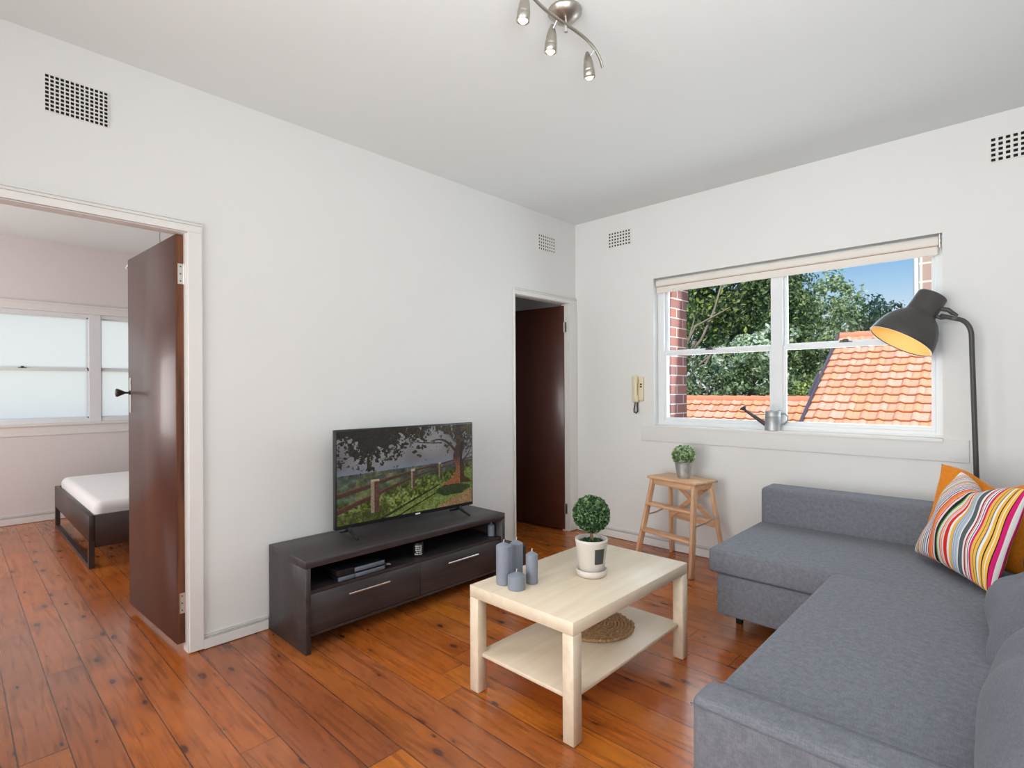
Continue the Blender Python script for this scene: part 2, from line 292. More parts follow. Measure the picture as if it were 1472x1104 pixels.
# ------------------------------------------------------------------ mesh building
class MB:
    def __init__(s): s.v = []; s.f = []; s.sm = []
    def add(s, vs, fs, smooth=False, M=None):
        o = len(s.v)
        s.v += [tuple(M @ Vector(p)) for p in vs] if M is not None else [tuple(p) for p in vs]
        s.f += [tuple(o+i for i in f) for f in fs]; s.sm += [smooth]*len(fs); return s
    def box(s, x0, x1, y0, y1, z0, z1, M=None):
        vs = [(x, y, z) for x in (x0, x1) for y in (y0, y1) for z in (z0, z1)]
        return s.add(vs, [(0, 1, 3, 2), (4, 6, 7, 5), (0, 4, 5, 1), (2, 3, 7, 6), (0, 2, 6, 4), (1, 5, 7, 3)], False, M)
    def rbox(s, x0, x1, y0, y1, z0, z1, r=0.01, seg=3, M=None, rv=None):
        bm = bmesh.new(); bmesh.ops.create_cube(bm, size=1.0)
        for v in bm.verts: v.co = Vector(((x0+x1)/2+v.co.x*(x1-x0), (y0+y1)/2+v.co.y*(y1-y0), (z0+z1)/2+v.co.z*(z1-z0)))
        if rv:
            ve = [e for e in bm.edges if abs(e.verts[0].co.z-e.verts[1].co.z) > 1e-6]
            bmesh.ops.bevel(bm, geom=ve, offset=rv, segments=5, profile=0.5, affect='EDGES')
            he = [e for e in bm.edges if abs(e.verts[0].co.z-e.verts[1].co.z) < 1e-6]
            bmesh.ops.bevel(bm, geom=he, offset=r, segments=seg, profile=0.5, affect='EDGES')
        else:
            bmesh.ops.bevel(bm, geom=list(bm.edges), offset=r, segments=seg, profile=0.5, affect='EDGES')
        bm.verts.index_update()
        s.add([v.co[:] for v in bm.verts], [[v.index for v in f.verts] for f in bm.faces], True, M); bm.free(); return s
    def cyl(s, p0, p1, r0, r1=None, n=16, cap=True, smooth=True):
        r1 = r0 if r1 is None else r1; p0, p1 = Vector(p0), Vector(p1); d = (p1-p0).normalized()
        a = d.orthogonal().normalized(); b = d.cross(a)
        vs = []
        for p, r in ((p0, r0), (p1, r1)):
            for i in range(n):
                t = 2*PI*i/n; vs.append(p + a*(r*math.cos(t)) + b*(r*math.sin(t)))
        s.add(vs, [(i, (i+1) % n, n+(i+1) % n, n+i) for i in range(n)], smooth)
        if cap:
            s.add(vs[:n], [tuple(range(n))[::-1]]); s.add(vs[n:], [tuple(range(n))])
        return s
    def tube(s, pts, r, n=10, cap=True):
        pts = [Vector(p) for p in pts]; R = r if isinstance(r, (list, tuple)) else [r]*len(pts)
        ref = None; rings = []
        for i, p in enumerate(pts):
            d = (pts[min(i+1, len(pts)-1)]-pts[max(i-1, 0)]).normalized()
            a = d.orthogonal().normalized() if ref is None else (ref - d*ref.dot(d)).normalized()
            ref = a; b = d.cross(a)
            rings.append([p + a*(R[i]*math.cos(2*PI*k/n)) + b*(R[i]*math.sin(2*PI*k/n)) for k in range(n)])
        vs = [v for g in rings for v in g]; fs = []
        for i in range(len(pts)-1):
            for k in range(n): fs.append((i*n+k, i*n+(k+1) % n, (i+1)*n+(k+1) % n, (i+1)*n+k))
        s.add(vs, fs, True)
        if cap: s.add(rings[0], [tuple(range(n))[::-1]]); s.add(rings[-1], [tuple(range(n))])
        return s
    def lathe(s, prof, n=32, M=None, center=(0, 0, 0), closed=False):
        vs = []; fs = []
        c = Vector(center)
        for (r, z) in prof:
            for k in range(n): vs.append(c+Vector((r*math.cos(2*PI*k/n), r*math.sin(2*PI*k/n), z)))
        m_ = len(prof)
        for i in range(m_-1 if not closed else m_):
            j = (i+1) % m_
            for k in range(n): fs.append((i*n+k, i*n+(k+1) % n, j*n+(k+1) % n, j*n+k))
        return s.add(vs, fs, True, M)
    def bar(s, p0, p1, wx, wy, side=None, r=0.0):
        """square-section bar from p0 to p1; side = direction of the wx face"""
        p0, p1 = Vector(p0), Vector(p1); d = (p1-p0); L = d.length; d.normalize()
        a = Vector(side) if side else d.orthogonal(); a = (a-d*a.dot(d)).normalized(); b = d.cross(a)
        m_ = Matrix.Identity(4)
        for i in range(3): m_[i][0] = a[i]; m_[i][1] = b[i]; m_[i][2] = d[i]; m_[i][3] = p0[i]
        if r: return s.rbox(-wx/2, wx/2, -wy/2, wy/2, 0, L, r, 2, m_)
        return s.box(-wx/2, wx/2, -wy/2, wy/2, 0, L, m_)

INV = {}
def build(mb, name, material, parent=None, local=False, colors=None, bevel=0.0, auto=True):
    me = bpy.data.meshes.new(name)
    vs = mb.v
    if parent is not None and not local:
        im = INV[parent.name]; vs = [tuple(im @ Vector(p)) for p in vs]
    me.from_pydata(vs, [], mb.f); me.update()
    me.polygons.foreach_set('use_smooth', mb.sm)
    bm = bmesh.new(); bm.from_mesh(me); bmesh.ops.recalc_face_normals(bm, faces=bm.faces); bm.to_mesh(me); bm.free()
    me.materials.append(material)
    o = bpy.data.objects.new(name, me); COL.objects.link(o)
    if parent is not None: o.parent = parent; INV[o.name] = INV[parent.name]
    else: INV[o.name] = Matrix.Identity(4)
    if bevel:
        b = o.modifiers.new('bevel', 'BEVEL'); b.width = bevel; b.segments = 2; b.limit_method = 'ANGLE'; b.harden_normals = False
    return o
def thing(name, label, cat, loc=(0, 0, 0), rotz=0.0, group=None, M=None):
    o = bpy.data.objects.new(name, None); COL.objects.link(o)
    mm = M if M is not None else Matrix.Translation(loc) @ Matrix.Rotation(rotz, 4, 'Z')
    o.matrix_world = mm; o.empty_display_size = 0.1
    INV[o.name] = mm.inverted()
    return tag(o, label, cat, group)
def tag(o, label, cat, group=None, kind=None):
    o['label'] = label; o['category'] = cat
    if group: o['group'] = group
    if kind: o['kind'] = kind
    return o
def B(*a, r=0, **k):
    return MB().rbox(*a, r=r, **k) if r else MB().box(*a)
def raw_mesh(name, V, F, material, parent=None, colors=None, smooth=False, corner=None):
    """numpy mesh with optional per-face colours"""
    me = bpy.data.meshes.new(name); nf, k = F.shape
    me.vertices.add(len(V)); me.vertices.foreach_set('co', V.astype(np.float32).ravel())
    me.loops.add(nf*k); me.loops.foreach_set('vertex_index', F.astype(np.int32).ravel())
    me.polygons.add(nf); me.polygons.foreach_set('loop_start', np.arange(0, nf*k, k, dtype=np.int32))
    me.polygons.foreach_set('loop_total', np.full(nf, k, dtype=np.int32))
    me.polygons.foreach_set('use_smooth', np.full(nf, smooth))
    me.update(calc_edges=True)
    if colors is not None:
        ca = me.color_attributes.new('Col', 'FLOAT_COLOR', 'CORNER')
        c4 = np.ones((nf, k, 4), np.float32); c4[:, :, :3] = colors[:, None, :]
        ca.data.foreach_set('color', c4.ravel())
    me.materials.append(material)
    o = bpy.data.objects.new(name, me); COL.objects.link(o)
    if parent is not None:
        o.parent = parent; INV[o.name] = INV[parent.name]
    else: INV[o.name] = Matrix.Identity(4)
    return o
def struct(mb, name, material, label, cat, **k):
    o = build(mb, name, material, **k); return tag(o, label, cat, kind='structure')

# ------------------------------------------------------------------ room shell
H = 2.778; HB = 2.778; WT = 0.075
BX = -4.08      # bedroom far wall
XR = 4.0; YF = -5.7
struct(B(BX-0.2, XR+0.2, YF-0.2, 0.30, -0.1, 0.0), 'floor', M_FLOOR, 'varnished orange pine floorboards running through both rooms', 'floor')
struct(B(-WT, XR+0.2, YF-0.2, 0.27, H, H+0.15), 'ceiling', M_CEIL, 'plain white ceiling of the living room', 'ceiling')
struct(B(BX-0.2, -WT, YF-0.2, 0.27, HB, HB+0.15), 'ceiling_bedroom', M_CEIL, 'white ceiling over the bedroom and hall', 'ceiling')
# TV wall (x = 0) with two doorways
D1A, D1B, D1H = -3.985, -3.150, 2.060
D2A, D2B, D2H = -0.822, -0.108, 2.050
mb = MB()
mb.box(-WT, 0, YF, D1A, 0, H); mb.box(-WT, 0, D1A, D1B, D1H, H); mb.box(-WT, 0, D1B, D2A, 0, H)
mb.box(-WT, 0, D2A, D2B, D2H, H); mb.box(-WT, 0, D2B, 0.0, 0, H)
struct(mb, 'wall_left', M_WALL, 'white wall behind the television with two doorways', 'wall')
# window wall (y = 0)
WX0, WX1, WZ0, WZ1 = 0.785, 2.625, 0.985, 2.175
mb = MB()
mb.box(-WT, WX0, 0, 0.27, 0, H); mb.box(WX1, XR+0.2, 0, 0.27, 0, H); mb.box(WX0, WX1, 0, 0.27, 0, WZ0); mb.box(WX0, WX1, 0, 0.27, WZ1, H)
struct(mb, 'wall_back', M_WALL, 'white wall with the window and its roller blind', 'wall')
struct(B(XR, XR+0.2, YF, 0.0, 0, H), 'wall_right', M_WALL, 'white wall beyond the sofa side of the room', 'wall')
struct(B(-WT, XR+0.2, YF-0.2, YF, 0, H), 'wall_front', M_WALL, 'white wall on the near side of the living room', 'wall')
# bedroom and hall
BW0, BW1, BZ0, BZ1 = -4.75, -1.85, 0.965, 2.085
mb = MB()
mb.box(BX-0.12, BX, YF, BW0, 0, HB); mb.box(BX-0.12, BX, BW1, 0.27, 0, HB); mb.box(BX-0.12, BX, BW0, BW1, 0, BZ0); mb.box(BX-0.12, BX, BW0, BW1, BZ1, HB)
struct(mb, 'wall_bedroom_far', M_BWALL, 'pinkish white bedroom wall around the frosted window', 'wall')
struct(B(BX, -WT, -1.12, -1.02, 0, HB), 'wall_bedroom_right', M_BWALL, 'bedroom wall between bedroom and hall', 'wall')
struct(B(BX, -WT, YF-0.1, YF, 0, HB), 'wall_bedroom_left', M_BWALL, 'bedroom wall on the near side', 'wall')
struct(B(-1.75, -1.65, -1.02, 0.0, 0, HB), 'wall_hall_end', M_WALL, 'white end wall of the small hall', 'wall')
struct(B(-1.65, -WT, 0.0, 0.12, 0, HB), 'wall_hall_back', M_WALL, 'white wall of the small hall behind the open door', 'wall')

def skirting(name, ax, pos, a, b, h, sgn, label):
    """ax 'x': board on a wall x=pos facing sgn x, running along y from a to b"""
    mb = MB()
    for (t, z0, z1) in ((0.017, 0.0, h*0.72), (0.013, h*0.72, h*0.80), (0.010, h*0.80, h*0.92), (0.006, h*0.92, h)):
        p0, p1 = sorted((pos, pos+sgn*t))
        if ax == 'x': mb.box(p0, p1, a, b, z0+0.004, z1)
        else: mb.box(a, b, p0, p1, z0+0.004, z1)
    struct(mb, name, M_TRIM, label, 'baseboard')
skirting('baseboard_left', 'x', 0.0, -3.088, -2.775, 0.072, 1, 'white baseboard between the bedroom door and the television bench')
skirting('baseboard_left_far', 'x', 0.0, -1.39, -0.84, 0.072, 1, 'white baseboard between the television bench and the small doorway')
skirting('baseboard_back', 'y', 0.0, 0.018, XR, 0.086, -1, 'white moulded baseboard under the window')
skirting('baseboard_bedroom', 'x', BX, YF, -1.12, 0.09, 1, 'white baseboard along the bedroom window wall')

def architrave(name, parts, label):
    mb = MB()
    for (y0, y1, z0, z1, hor) in parts:
        if hor:
            mb.box(0, 0.016, y0, y1, z0, z0+(z1-z0)*0.62); mb.box(0, 0.022, y0, y1, z0+(z1-z0)*0.62, z0+(z1-z0)*0.74); mb.box(0, 0.013, y0, y1, z0+(z1-z0)*0.74, z0+(z1-z0)*0.90); mb.box(0, 0.018, y0, y1, z0+(z1-z0)*0.90, z1)
        else:
            mb.box(0, 0.016, y0, y1, z0, z1)
    struct(mb, name, M_TRIM, label, 'trim', bevel=0.002)
architrave('trim_1', [(D1B, D1B+0.062, 0.006, D1H, False), (D1A-0.062, D1A, 0.006, D1H, False), (D1A-0.062, D1B+0.062, D1H, D1H+0.055, True)], 'white moulded architrave around the bedroom doorway')
architrave('trim_2', [(D2B, -0.004, 0.006, D2H, False), (D2A-0.013, D2A, 0.006, D2H, False), (D2A-0.018, -0.003, D2H, D2H+0.052, True)], 'white moulded architrave around the small doorway in the corner')
# door linings
mb = MB(); mb.box(-WT, 0.0, D1B-0.004, D1B-0.0005, 0, D1H); mb.box(-WT, 0, D1A+0.0005, D1A+0.004, 0, D1H); mb.box(-WT, 0, D1A, D1B, D1H-0.004, D1H-0.0005)
struct(mb, 'trim_3', M_TRIM, 'painted lining inside the bedroom doorway', 'trim')
mb = MB(); mb.box(-WT, 0.0, D2B-0.004, D2B-0.0005, 0, D2H); mb.box(-WT, 0, D2A+0.0005, D2A+0.004, 0, D2H); mb.box(-WT, 0, D2A, D2B, D2H-0.004, D2H-0.0005)
struct(mb, 'trim_4', M_TRIM, 'painted lining inside the small doorway', 'trim')
# window apron and sill
struct(B(0.675, 2.741, -0.012, -0.0005, 0.855, 0.983, r=0.003), 'trim_5', M_WALL, 'painted apron board under the window', 'trim')
struct(B(WX0, WX1, -0.020, 0.268, 0.968, 0.9845), 'window_sill', M_TRIM, 'white window sill carrying the watering can', 'window sill')

# ------------------------------------------------------------------ doors
def hinge(door, p, z, sx, sy):
    mb = MB(); h = 0.09
    mb.box(p[0]-sx, p[0]+sx, p[1]-sy, p[1]+sy, z-h/2, z+h/2)
    mb.cyl((p[0]+sx, p[1]+sy, z-h/2), (p[0]+sx, p[1]+sy, z+h/2), 0.006, n=8)
    for k in (-0.03, 0, 0.03): mb.cyl((p[0], p[1]-sy-0.001, z+k), (p[0], p[1]-sy+0.001, z+k), 0.004, n=6)
    return build(mb, 'hinge', M_METAL, door)
def door(name, hx, hy, ang, L, z0, z1, label, side):
    """leaf from hinge point (hx,hy) towards direction ang; thickness towards side"""
    d = Vector((math.cos(ang), math.sin(ang), 0)); nrm = Vector((-d.y, d.x, 0))*side
    m_ = Matrix.Identity(4)
    for i in range(3): m_[i][0] = d[i]; m_[i][1] = nrm[i]; m_[i][2] = (0, 0, 1)[i]; m_[i][3] = (hx, hy, 0)[i]
    o = build(MB().rbox(0, L, 0, 0.036, z0, z1, 0.0015, 1, m_), name, M_DOOR)
    tag(o, label, 'door', kind='structure')
    build(MB().box(-0.0008, 0.0012, 0.001, 0.035, z0+0.001, z1-0.001, m_), 'door_edge', M_DOOREDGE, o)
    return o, m_
d1, m1 = door('door_1', -0.042, -3.1900, PI+0.050, 0.797, 0.042, 2.052, 'dark brown door standing open into the bedroom', -1)
for z in (1.86, 0.24):
    mb = MB(); mb.box(-0.0028, -0.0008, 0.010, 0.035, z-0.05, z+0.05, m1); 
    mb.add([], [])
    p = m1 @ Vector((-0.004, 0.036, 0)); mb.cyl((p.x, p.y, z-0.05), (p.x, p.y, z+0.05), 0.006, n=8)
    h_ = build(mb, 'hinge', M_METAL, d1)
    mb = MB()
    for k in (-0.035, 0.0, 0.035):
        a = m1 @ Vector((-0.0022, 0.022, z+k)); b = m1 @ Vector((-0.0034, 0.022, z+k)); mb.cyl(a, b, 0.0038, n=8)
    build(mb, 'screw', M_BLACKMETAL, h_)
# knob and back plate on both faces
mb = MB(); mb.box(0.735, 0.765, -0.003, 0.0, 1.16, 1.36, m1); mb.box(0.735, 0.765, 0.04, 0.043, 1.16, 1.36, m1); mb.box(0.738, 0.762, -0.005, 0.0, 1.33, 1.345, m1)
build(mb, 'lock_plate', M_METAL, d1)
def knobm(s0):
    k = Matrix.Identity(4)
    ax = (m1.to_3x3() @ Vector((0, s0, 0))).normalized(); a = ax.orthogonal().normalized(); b = ax.cross(a)
    p = m1 @ Vector((0.752, 0.0 if s0 < 0 else 0.04, 1.275))
    for i in range(3): k[i][0] = a[i]; k[i][1] = b[i]; k[i][2] = ax[i]; k[i][3] = p[i]
    return k
kp = [(0.0, 0), (0.014, 0.0), (0.012, 0.006), (0.006, 0.012), (0.006, 0.026), (0.012, 0.038), (0.020, 0.056), (0.024, 0.064), (0.023, 0.070), (0.0, 0.074)]
for s0 in (-1, 1): build(MB().lathe(kp, 20, knobm(s0)), 'knob', M_BLACKMETAL, d1)
d2, m2 = door('door_2', -0.045, -0.1195, PI+0.115, 0.690, 0.012, 2.035, 'dark brown door open into the hall by the corner', -1)
for z in (1.84, 0.20):
    p = m2 @ Vector((-0.004, 0.002, 0)); mb = MB(); mb.cyl((p.x, p.y-0.002, z-0.045), (p.x, p.y-0.002, z+0.045), 0.006, n=8)
    mb.box(p.x-0.002, p.x+0.024, D2B-0.0065, D2B-0.0045, z-0.045, z+0.045); mb.box(-0.028, 0, -0.002, 0, z-0.045, z+0.045, m2)
    build(mb, 'hinge', M_METAL, d2)

# ------------------------------------------------------------------ windows
win = bpy.data.objects.new('window_1', None); COL.objects.link(win); INV[win.name] = Matrix.Identity(4)
tag(win, 'white framed double hung window looking over tiled roofs', 'window', kind='structure')
Y0, Y1 = 0.075, 0.150
mb = MB()
mb.box(WX0, 0.838, Y0, Y1, WZ0, WZ1); mb.box(2.585, WX1, Y0, Y1, WZ0, WZ1)
mb.box(1.672, 1.742, Y0-0.004, Y1, WZ0, WZ1); mb.box(0.838, 1.672, Y0, Y1, WZ0, 1.020); mb.box(1.742, 2.585, Y0, Y1, WZ0, 1.020)
mb.box(0.838, 1.672, Y0, Y1, 2.10, WZ1); mb.box(1.742, 2.585, Y0, Y1, 2.10, WZ1)
mb.box(WX0, WX1, Y0-0.012, Y0, WZ0, 0.997)
build(mb, 'window_frame', M_FRAME, win, bevel=0.002)
for (a, b) in ((0.838, 1.672), (1.742, 2.585)):
    s_ = MB(); y0, y1 = 0.080, 0.108
    s_.box(a, a+0.020, y0, y1, 1.020, 1.578); s_.box(b-0.020, b, y0, y1, 1.020, 1.578); s_.box(a+0.02, b-0.02, y0, y1, 1.020, 1.047); s_.box(a+0.02, b-0.02, y0, y1, 1.548, 1.578)
    so = build(s_, 'lower_sash', M_FRAME, win, bevel=0.0015)
    build(B(a+0.020, b-0.020, 0.092, 0.096, 1.047, 1.548), 'pane', M_GLASS, so)
    s_ = MB(); y0, y1 = 0.112, 0.140
    s_.box(a, a+0.020, y0, y1, 1.565, 2.10); s_.box(b-0.020, b, y0, y1, 1.565, 2.10); s_.box(a+0.02, b-0.02, y0, y1, 1.565, 1.594); s_.box(a+0.02, b-0.02, y0, y1, 2.08, 2.10)
    so = build(s_, 'upper_sash', M_FRAME, win, bevel=0.0015)
    build(B(a+0.020, b-0.020, 0.124, 0.128, 1.594, 2.08), 'pane', M_GLASS, so)
for cx in (1.215, 2.12):
    mb = MB(); mb.box(cx-0.035, cx+0.035, 0.083, 0.105, 1.578, 1.584); mb.rbox(cx-0.016, cx+0.016, 0.086, 0.104, 1.583, 1.602, 0.004, 2); mb.box(cx-0.03, cx+0.008, 0.080, 0.090, 1.586, 1.594)
    build(mb, 'latch', M_BLACKMETAL, win)

win2 = bpy.data.objects.new('window_2', None); COL.objects.link(win2); INV[win2.name] = Matrix.Identity(4)
tag(win2, 'wide frosted glass window in the bedroom wall', 'window', kind='structure')
X0, X1 = BX-0.09, BX-0.02
mb = MB()
mb.box(X0, X1, BW0, BW0+0.05, BZ0, BZ1); mb.box(X0, X1, BW1-0.05, BW1, BZ0, BZ1)
cols = [(BW0+0.05, -3.93), (-3.83, -2.945), (-2.845, BW1-0.05)]
mb.box(X0, X1+0.01, -3.93, -3.83, BZ0, BZ1); mb.box(X0, X1+0.01, -2.945, -2.845, BZ0, BZ1)
for a, b in cols: mb.box(X0, X1, a, b, BZ0, BZ0+0.04); mb.box(X0, X1, a, b, BZ1-0.035, BZ1)
build(mb, 'window_frame', M_FRAME, win2, bevel=0.002)
for a, b in cols:
    z0, zm, z1 = BZ0+0.04, 1.513, BZ1-0.035
    s_ = MB().box(X0+0.03, X0+0.055, a, a+0.012, z0, zm).box(X0+0.03, X0+0.055, b-0.012, b, z0, zm).box(X0+0.03, X0+0.055, a, b, z0, z0+0.012).box(X0+0.03, X0+0.055, a, b, zm-0.018, zm)
    so = build(s_, 'lower_sash', M_FRAME, win2); build(B(X0+0.040, X0+0.044, a+0.012, b-0.012, z0+0.012, zm-0.018), 'pane', M_FROST, so)
    s_ = MB().box(X0+0.004, X0+0.028, a, a+0.012, zm, z1).box(X0+0.004, X0+0.028, b-0.012, b, zm, z1).box(X0+0.004, X0+0.028, a, b, z1-0.012, z1).box(X0+0.004, X0+0.028, a, b, zm-0.006, zm+0.016)
    so = build(s_, 'upper_sash', M_FRAME, win2); build(B(X0+0.014, X0+0.018, a+0.012, b-0.012, zm+0.016, z1-0.012), 'pane', M_FROST, so)
    cy = a+(b-a)*0.42
    build(MB().box(X0+0.03, X0+0.055, cy-0.03, cy+0.03, zm, zm+0.006).rbox(X0+0.032, X0+0.052, cy-0.012, cy+0.012, zm+0.005, zm+0.022, 0.004, 2), 'latch', M_BLACKMETAL, win2)
mb = MB(); mb.box(BX, BX+0.015, BW0-0.08, BW1+0.08, BZ1, BZ1+0.07); mb.box(BX, BX+0.030, BW0-0.08, BW1+0.08, BZ1+0.07, BZ1+0.085)
mb.box(BX, BX+0.028, BW0-0.08, BW1+0.08, BZ0-0.022, BZ0); mb.box(BX, BX+0.010, BW0-0.08, BW1+0.08, BZ0-0.115, BZ0-0.022)
struct(mb, 'trim_6', M_TRIM, 'painted head and sill boards of the bedroom window', 'trim')

# frame added on the solid wall to go with the rear fill lamp
rear_frame = bpy.data.objects.new('added_rear_frame', None); COL.objects.link(rear_frame); INV[rear_frame.name] = Matrix.Identity(4)
tag(rear_frame, 'added window frame on the solid near wall, unseen behind the fill lamp', 'window', kind='structure')
mb = MB()
for x in (0.2, 1.72, 3.22): mb.box(x, x+0.06, YF+0.0005, YF+0.05, 0.25, 2.45)
mb.box(0.26, 3.22, YF+0.0005, YF+0.05, 0.25, 0.31); mb.box(0.26, 3.22, YF+0.0005, YF+0.05, 2.39, 2.45)
build(mb, 'window_frame', M_FRAME, rear_frame)

# ------------------------------------------------------------------ roller blind
bl = thing('roller_blind', 'rolled up cream roller blind across the top of the living room window', 'blind', (1.705, 0.03, 2.05))
mb = MB(); 
for (a, b, c, d, y0, y1, r) in ((0.800, 2.610, 2.106, 2.156, 0.006, 0.050, 0.010),):
    mb.rbox(a, b, y0, y1, c, d, r, 3)
build(mb, 'valance', M_BLIND, bl)
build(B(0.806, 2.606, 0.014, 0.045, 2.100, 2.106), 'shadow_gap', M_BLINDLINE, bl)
build(B(0.808, 2.604, 0.008, 0.022, 2.052, 2.101, r=0.004), 'bottom_rail', M_BLIND, bl)
build(MB().box(2.611, 2.615, 0.004, 0.056, 2.095, 2.172).cyl((2.611, 0.03, 2.135), (2.618, 0.03, 2.135), 0.015, n=14), 'end_bracket', M_METAL, bl)
build(MB().tube([(2.617, 0.012, 2.13), (2.6175, 0.01, 2.09), (2.6175, 0.014, 2.06)], 0.0015, 6), 'pull_chain', M_METAL, bl)

# ------------------------------------------------------------------ wall vents
def vent(axis, a0, a1, z0, z1, nx, nz, hole, label):
    loc = (0, (a0+a1)/2, (z0+z1)/2) if axis == 'x' else ((a0+a1)/2, 0, (z0+z1)/2)
    t = thing('wall_vent', label, 'vent', loc)
    V, F = [], []
    def P(a, z, d): return (d, a, z) if axis == 'x' else (a, -d, z)
    mb = MB(); pa, pz = (a1-a0)/nx, (z1-z0)/nz
    D = 0.006
    for i in range(nx):
        for j in range(nz):
            x0, x1 = a0+i*pa, a0+(i+1)*pa; y0, y1 = z0+j*pz, z0+(j+1)*pz
            mx, mz = pa*(1-hole)/2, pz*(1-hole)/2
            o = [(x0, y0), (x1, y0), (x1, y1), (x0, y1)]; q = [(x0+mx, y0+mz), (x1-mx, y0+mz), (x1-mx, y1-mz), (x0+mx, y1-mz)]
            vs = [P(a, b, D) for a, b in o]+[P(a, b, D) for a, b in q]+[P(a, b, 0.001) for a, b in q]
            fs = [(k, (k+1) % 4, 4+(k+1) % 4, 4+k) for k in range(4)]+[(4+k, 4+(k+1) % 4, 8+(k+1) % 4, 8+k) for k in range(4)]
            mb.add(vs, fs)
    vs = [P(a0, z0, D), P(a1, z0, D), P(a1, z1, D), P(a0, z1, D), P(a0, z0, 0), P(a1, z0, 0), P(a1, z1, 0), P(a0, z1, 0)]
    mb.add(vs, [(k, (k+1) % 4, 4+(k+1) % 4, 4+k) for k in range(4)])
    build(mb, 'grille', M_TRIM, t)
    if axis == 'x': build(B(0.0005, 0.0015, a0+0.002, a1-0.002, z0+0.002, z1-0.002), 'backing', M_DARKHOLE, t)
    else: build(B(a0+0.002, a1-0.002, -0.0015, -0.0005, z0+0.002, z1-0.002), 'backing', M_DARKHOLE, t)
vent('x', -3.676, -3.460, 2.460, 2.616, 13, 9, 0.72, 'square-holed white vent above the bedroom doorway')
vent('x', -0.522, -0.300, 2.462, 2.597, 8, 5, 0.55, 'square-holed white vent above the small corner doorway')
vent('y', 0.360, 0.578, 2.498, 2.630, 8, 5, 0.55, 'square-holed white vent between the room corner and the window')
vent('y', 2.832, 3.070, 2.512, 2.650, 8, 5, 0.60, 'square-holed white vent high on the wall above the floor lamp')

# ------------------------------------------------------------------ television bench
bn = thing('tv_bench', 'long black brown television bench with two drawers under an open shelf', 'tv stand', (0.235, -2.083, 0))
bx0, bx1, by0, by1, bz = 0.020, 0.448, -2.772, -1.395, 0.457
build(B(bx0, bx1, by0, by1, 0.418, bz, r=0.0015, seg=1), 'top_panel', M_ESPRESSO, bn)
for (a, b) in ((by0, by0+0.026), (by1-0.026, by1)): build(B(bx0, bx1, a, b, 0.0, 0.4178, r=0.0015, seg=1), 'side_panel', M_ESPRESSO, bn)
iy0, iy1 = by0+0.0265, by1-0.0265
build(B(bx0+0.004, bx1-0.012, iy0, iy1, 0.289, 0.303), 'shelf', M_ESPRESSO, bn)
build(B(bx0, bx0+0.004, iy0, iy1, 0.09, 0.4175), 'back_panel', M_ESPRESSO, bn)
build(B(bx0+0.004, bx1-0.010, iy0, iy1, 0.082, 0.096), 'bottom_panel', M_ESPRESSO, bn)
ym = (iy0+iy1)/2
for (a, b, h0, h1) in ((iy0+0.001, ym-0.0015, -2.555, -2.311), (ym+0.0015, iy1-0.001, -1.903, -1.660)):
    dr = build(B(bx1-0.026, bx1-0.008, a, b, 0.099, 0.287, r=0.001, seg=1), 'drawer', M_ESPRESSO, bn)
    mb = MB(); mb.cyl((bx1+0.022, h0, 0.245), (bx1+0.022, h1, 0.245), 0.0055, n=14)
    for yy in (h0+0.03, h1-0.03): mb.cyl((bx1-0.008, yy, 0.245), (bx1+0.022, yy, 0.245), 0.004, n=10)
    build(mb, 'handle', M_CHROME, dr)
build(B(bx0+0.004, bx1-0.026, ym-0.008, ym+0.008, 0.096, 0.289), 'divider', M_ESPRESSO, bn)

sw = build(B(0.14, 0.452, -1.388, -1.188, 0.001, 0.200, r=0.004, seg=2), 'speaker_box', M_ESPRESSO)
tag(sw, 'low black box standing on the floor past the end of the television bench', 'box')

# game console, jar, candle on the shelf
gc = thing('game_console', 'slate blue and black game console lying flat on the bench shelf', 'game console', (0.30, -2.455, 0.303))
build(B(0.17, 0.428, -2.592, -2.318, 0.306, 0.327, r=0.002), 'lower_body', M_BLACK, gc)
build(MB().rbox(0.4282, 0.433, -2.592, -2.500, 0.3065, 0.3265, 0.001, 1).rbox(0.4282, 0.433, -2.497, -2.318, 0.3065, 0.3265, 0.001, 1), 'lower_front', M_SLATE, gc)
build(B(0.175, 0.422, -2.588, -2.322, 0.3275, 0.335), 'middle_gap', M_BLACK, gc)
build(B(0.17, 0.428, -2.598, -2.502, 0.3355, 0.360, r=0.002), 'glossy_cover', M_BLACK, gc)
build(B(0.17, 0.431, -2.500, -2.322, 0.3355, 0.358, r=0.002), 'upper_body', M_BLACK, gc)
build(B(0.4312, 0.436, -2.500, -2.322, 0.336, 0.3575, r=0.001, seg=1), 'upper_front', M_SLATE, gc)
build(MB().box(0.17, 0.43, -2.591, -2.319, 0.3032, 0.306), 'foot', M_BLACK, gc)
gp = thing('game_controller', 'black game controller end poking out beside the console', 'controller', (0.40, -2.292, 0.3035))
build(MB().tube([(0.40, -2.309, 0.318), (0.412, -2.300, 0.32), (0.418, -2.288, 0.322), (0.405, -2.28, 0.319), (0.385, -2.285, 0.317)], [0.010, 0.0135, 0.0135, 0.012, 0.008], 12), 'body', M_BLACK, gp)
build(MB().tube([(0.4255, -2.300, 0.326), (0.430, -2.289, 0.325), (0.4275, -2.280, 0.321)], 0.003, 8), 'trigger', M_METAL, gp)

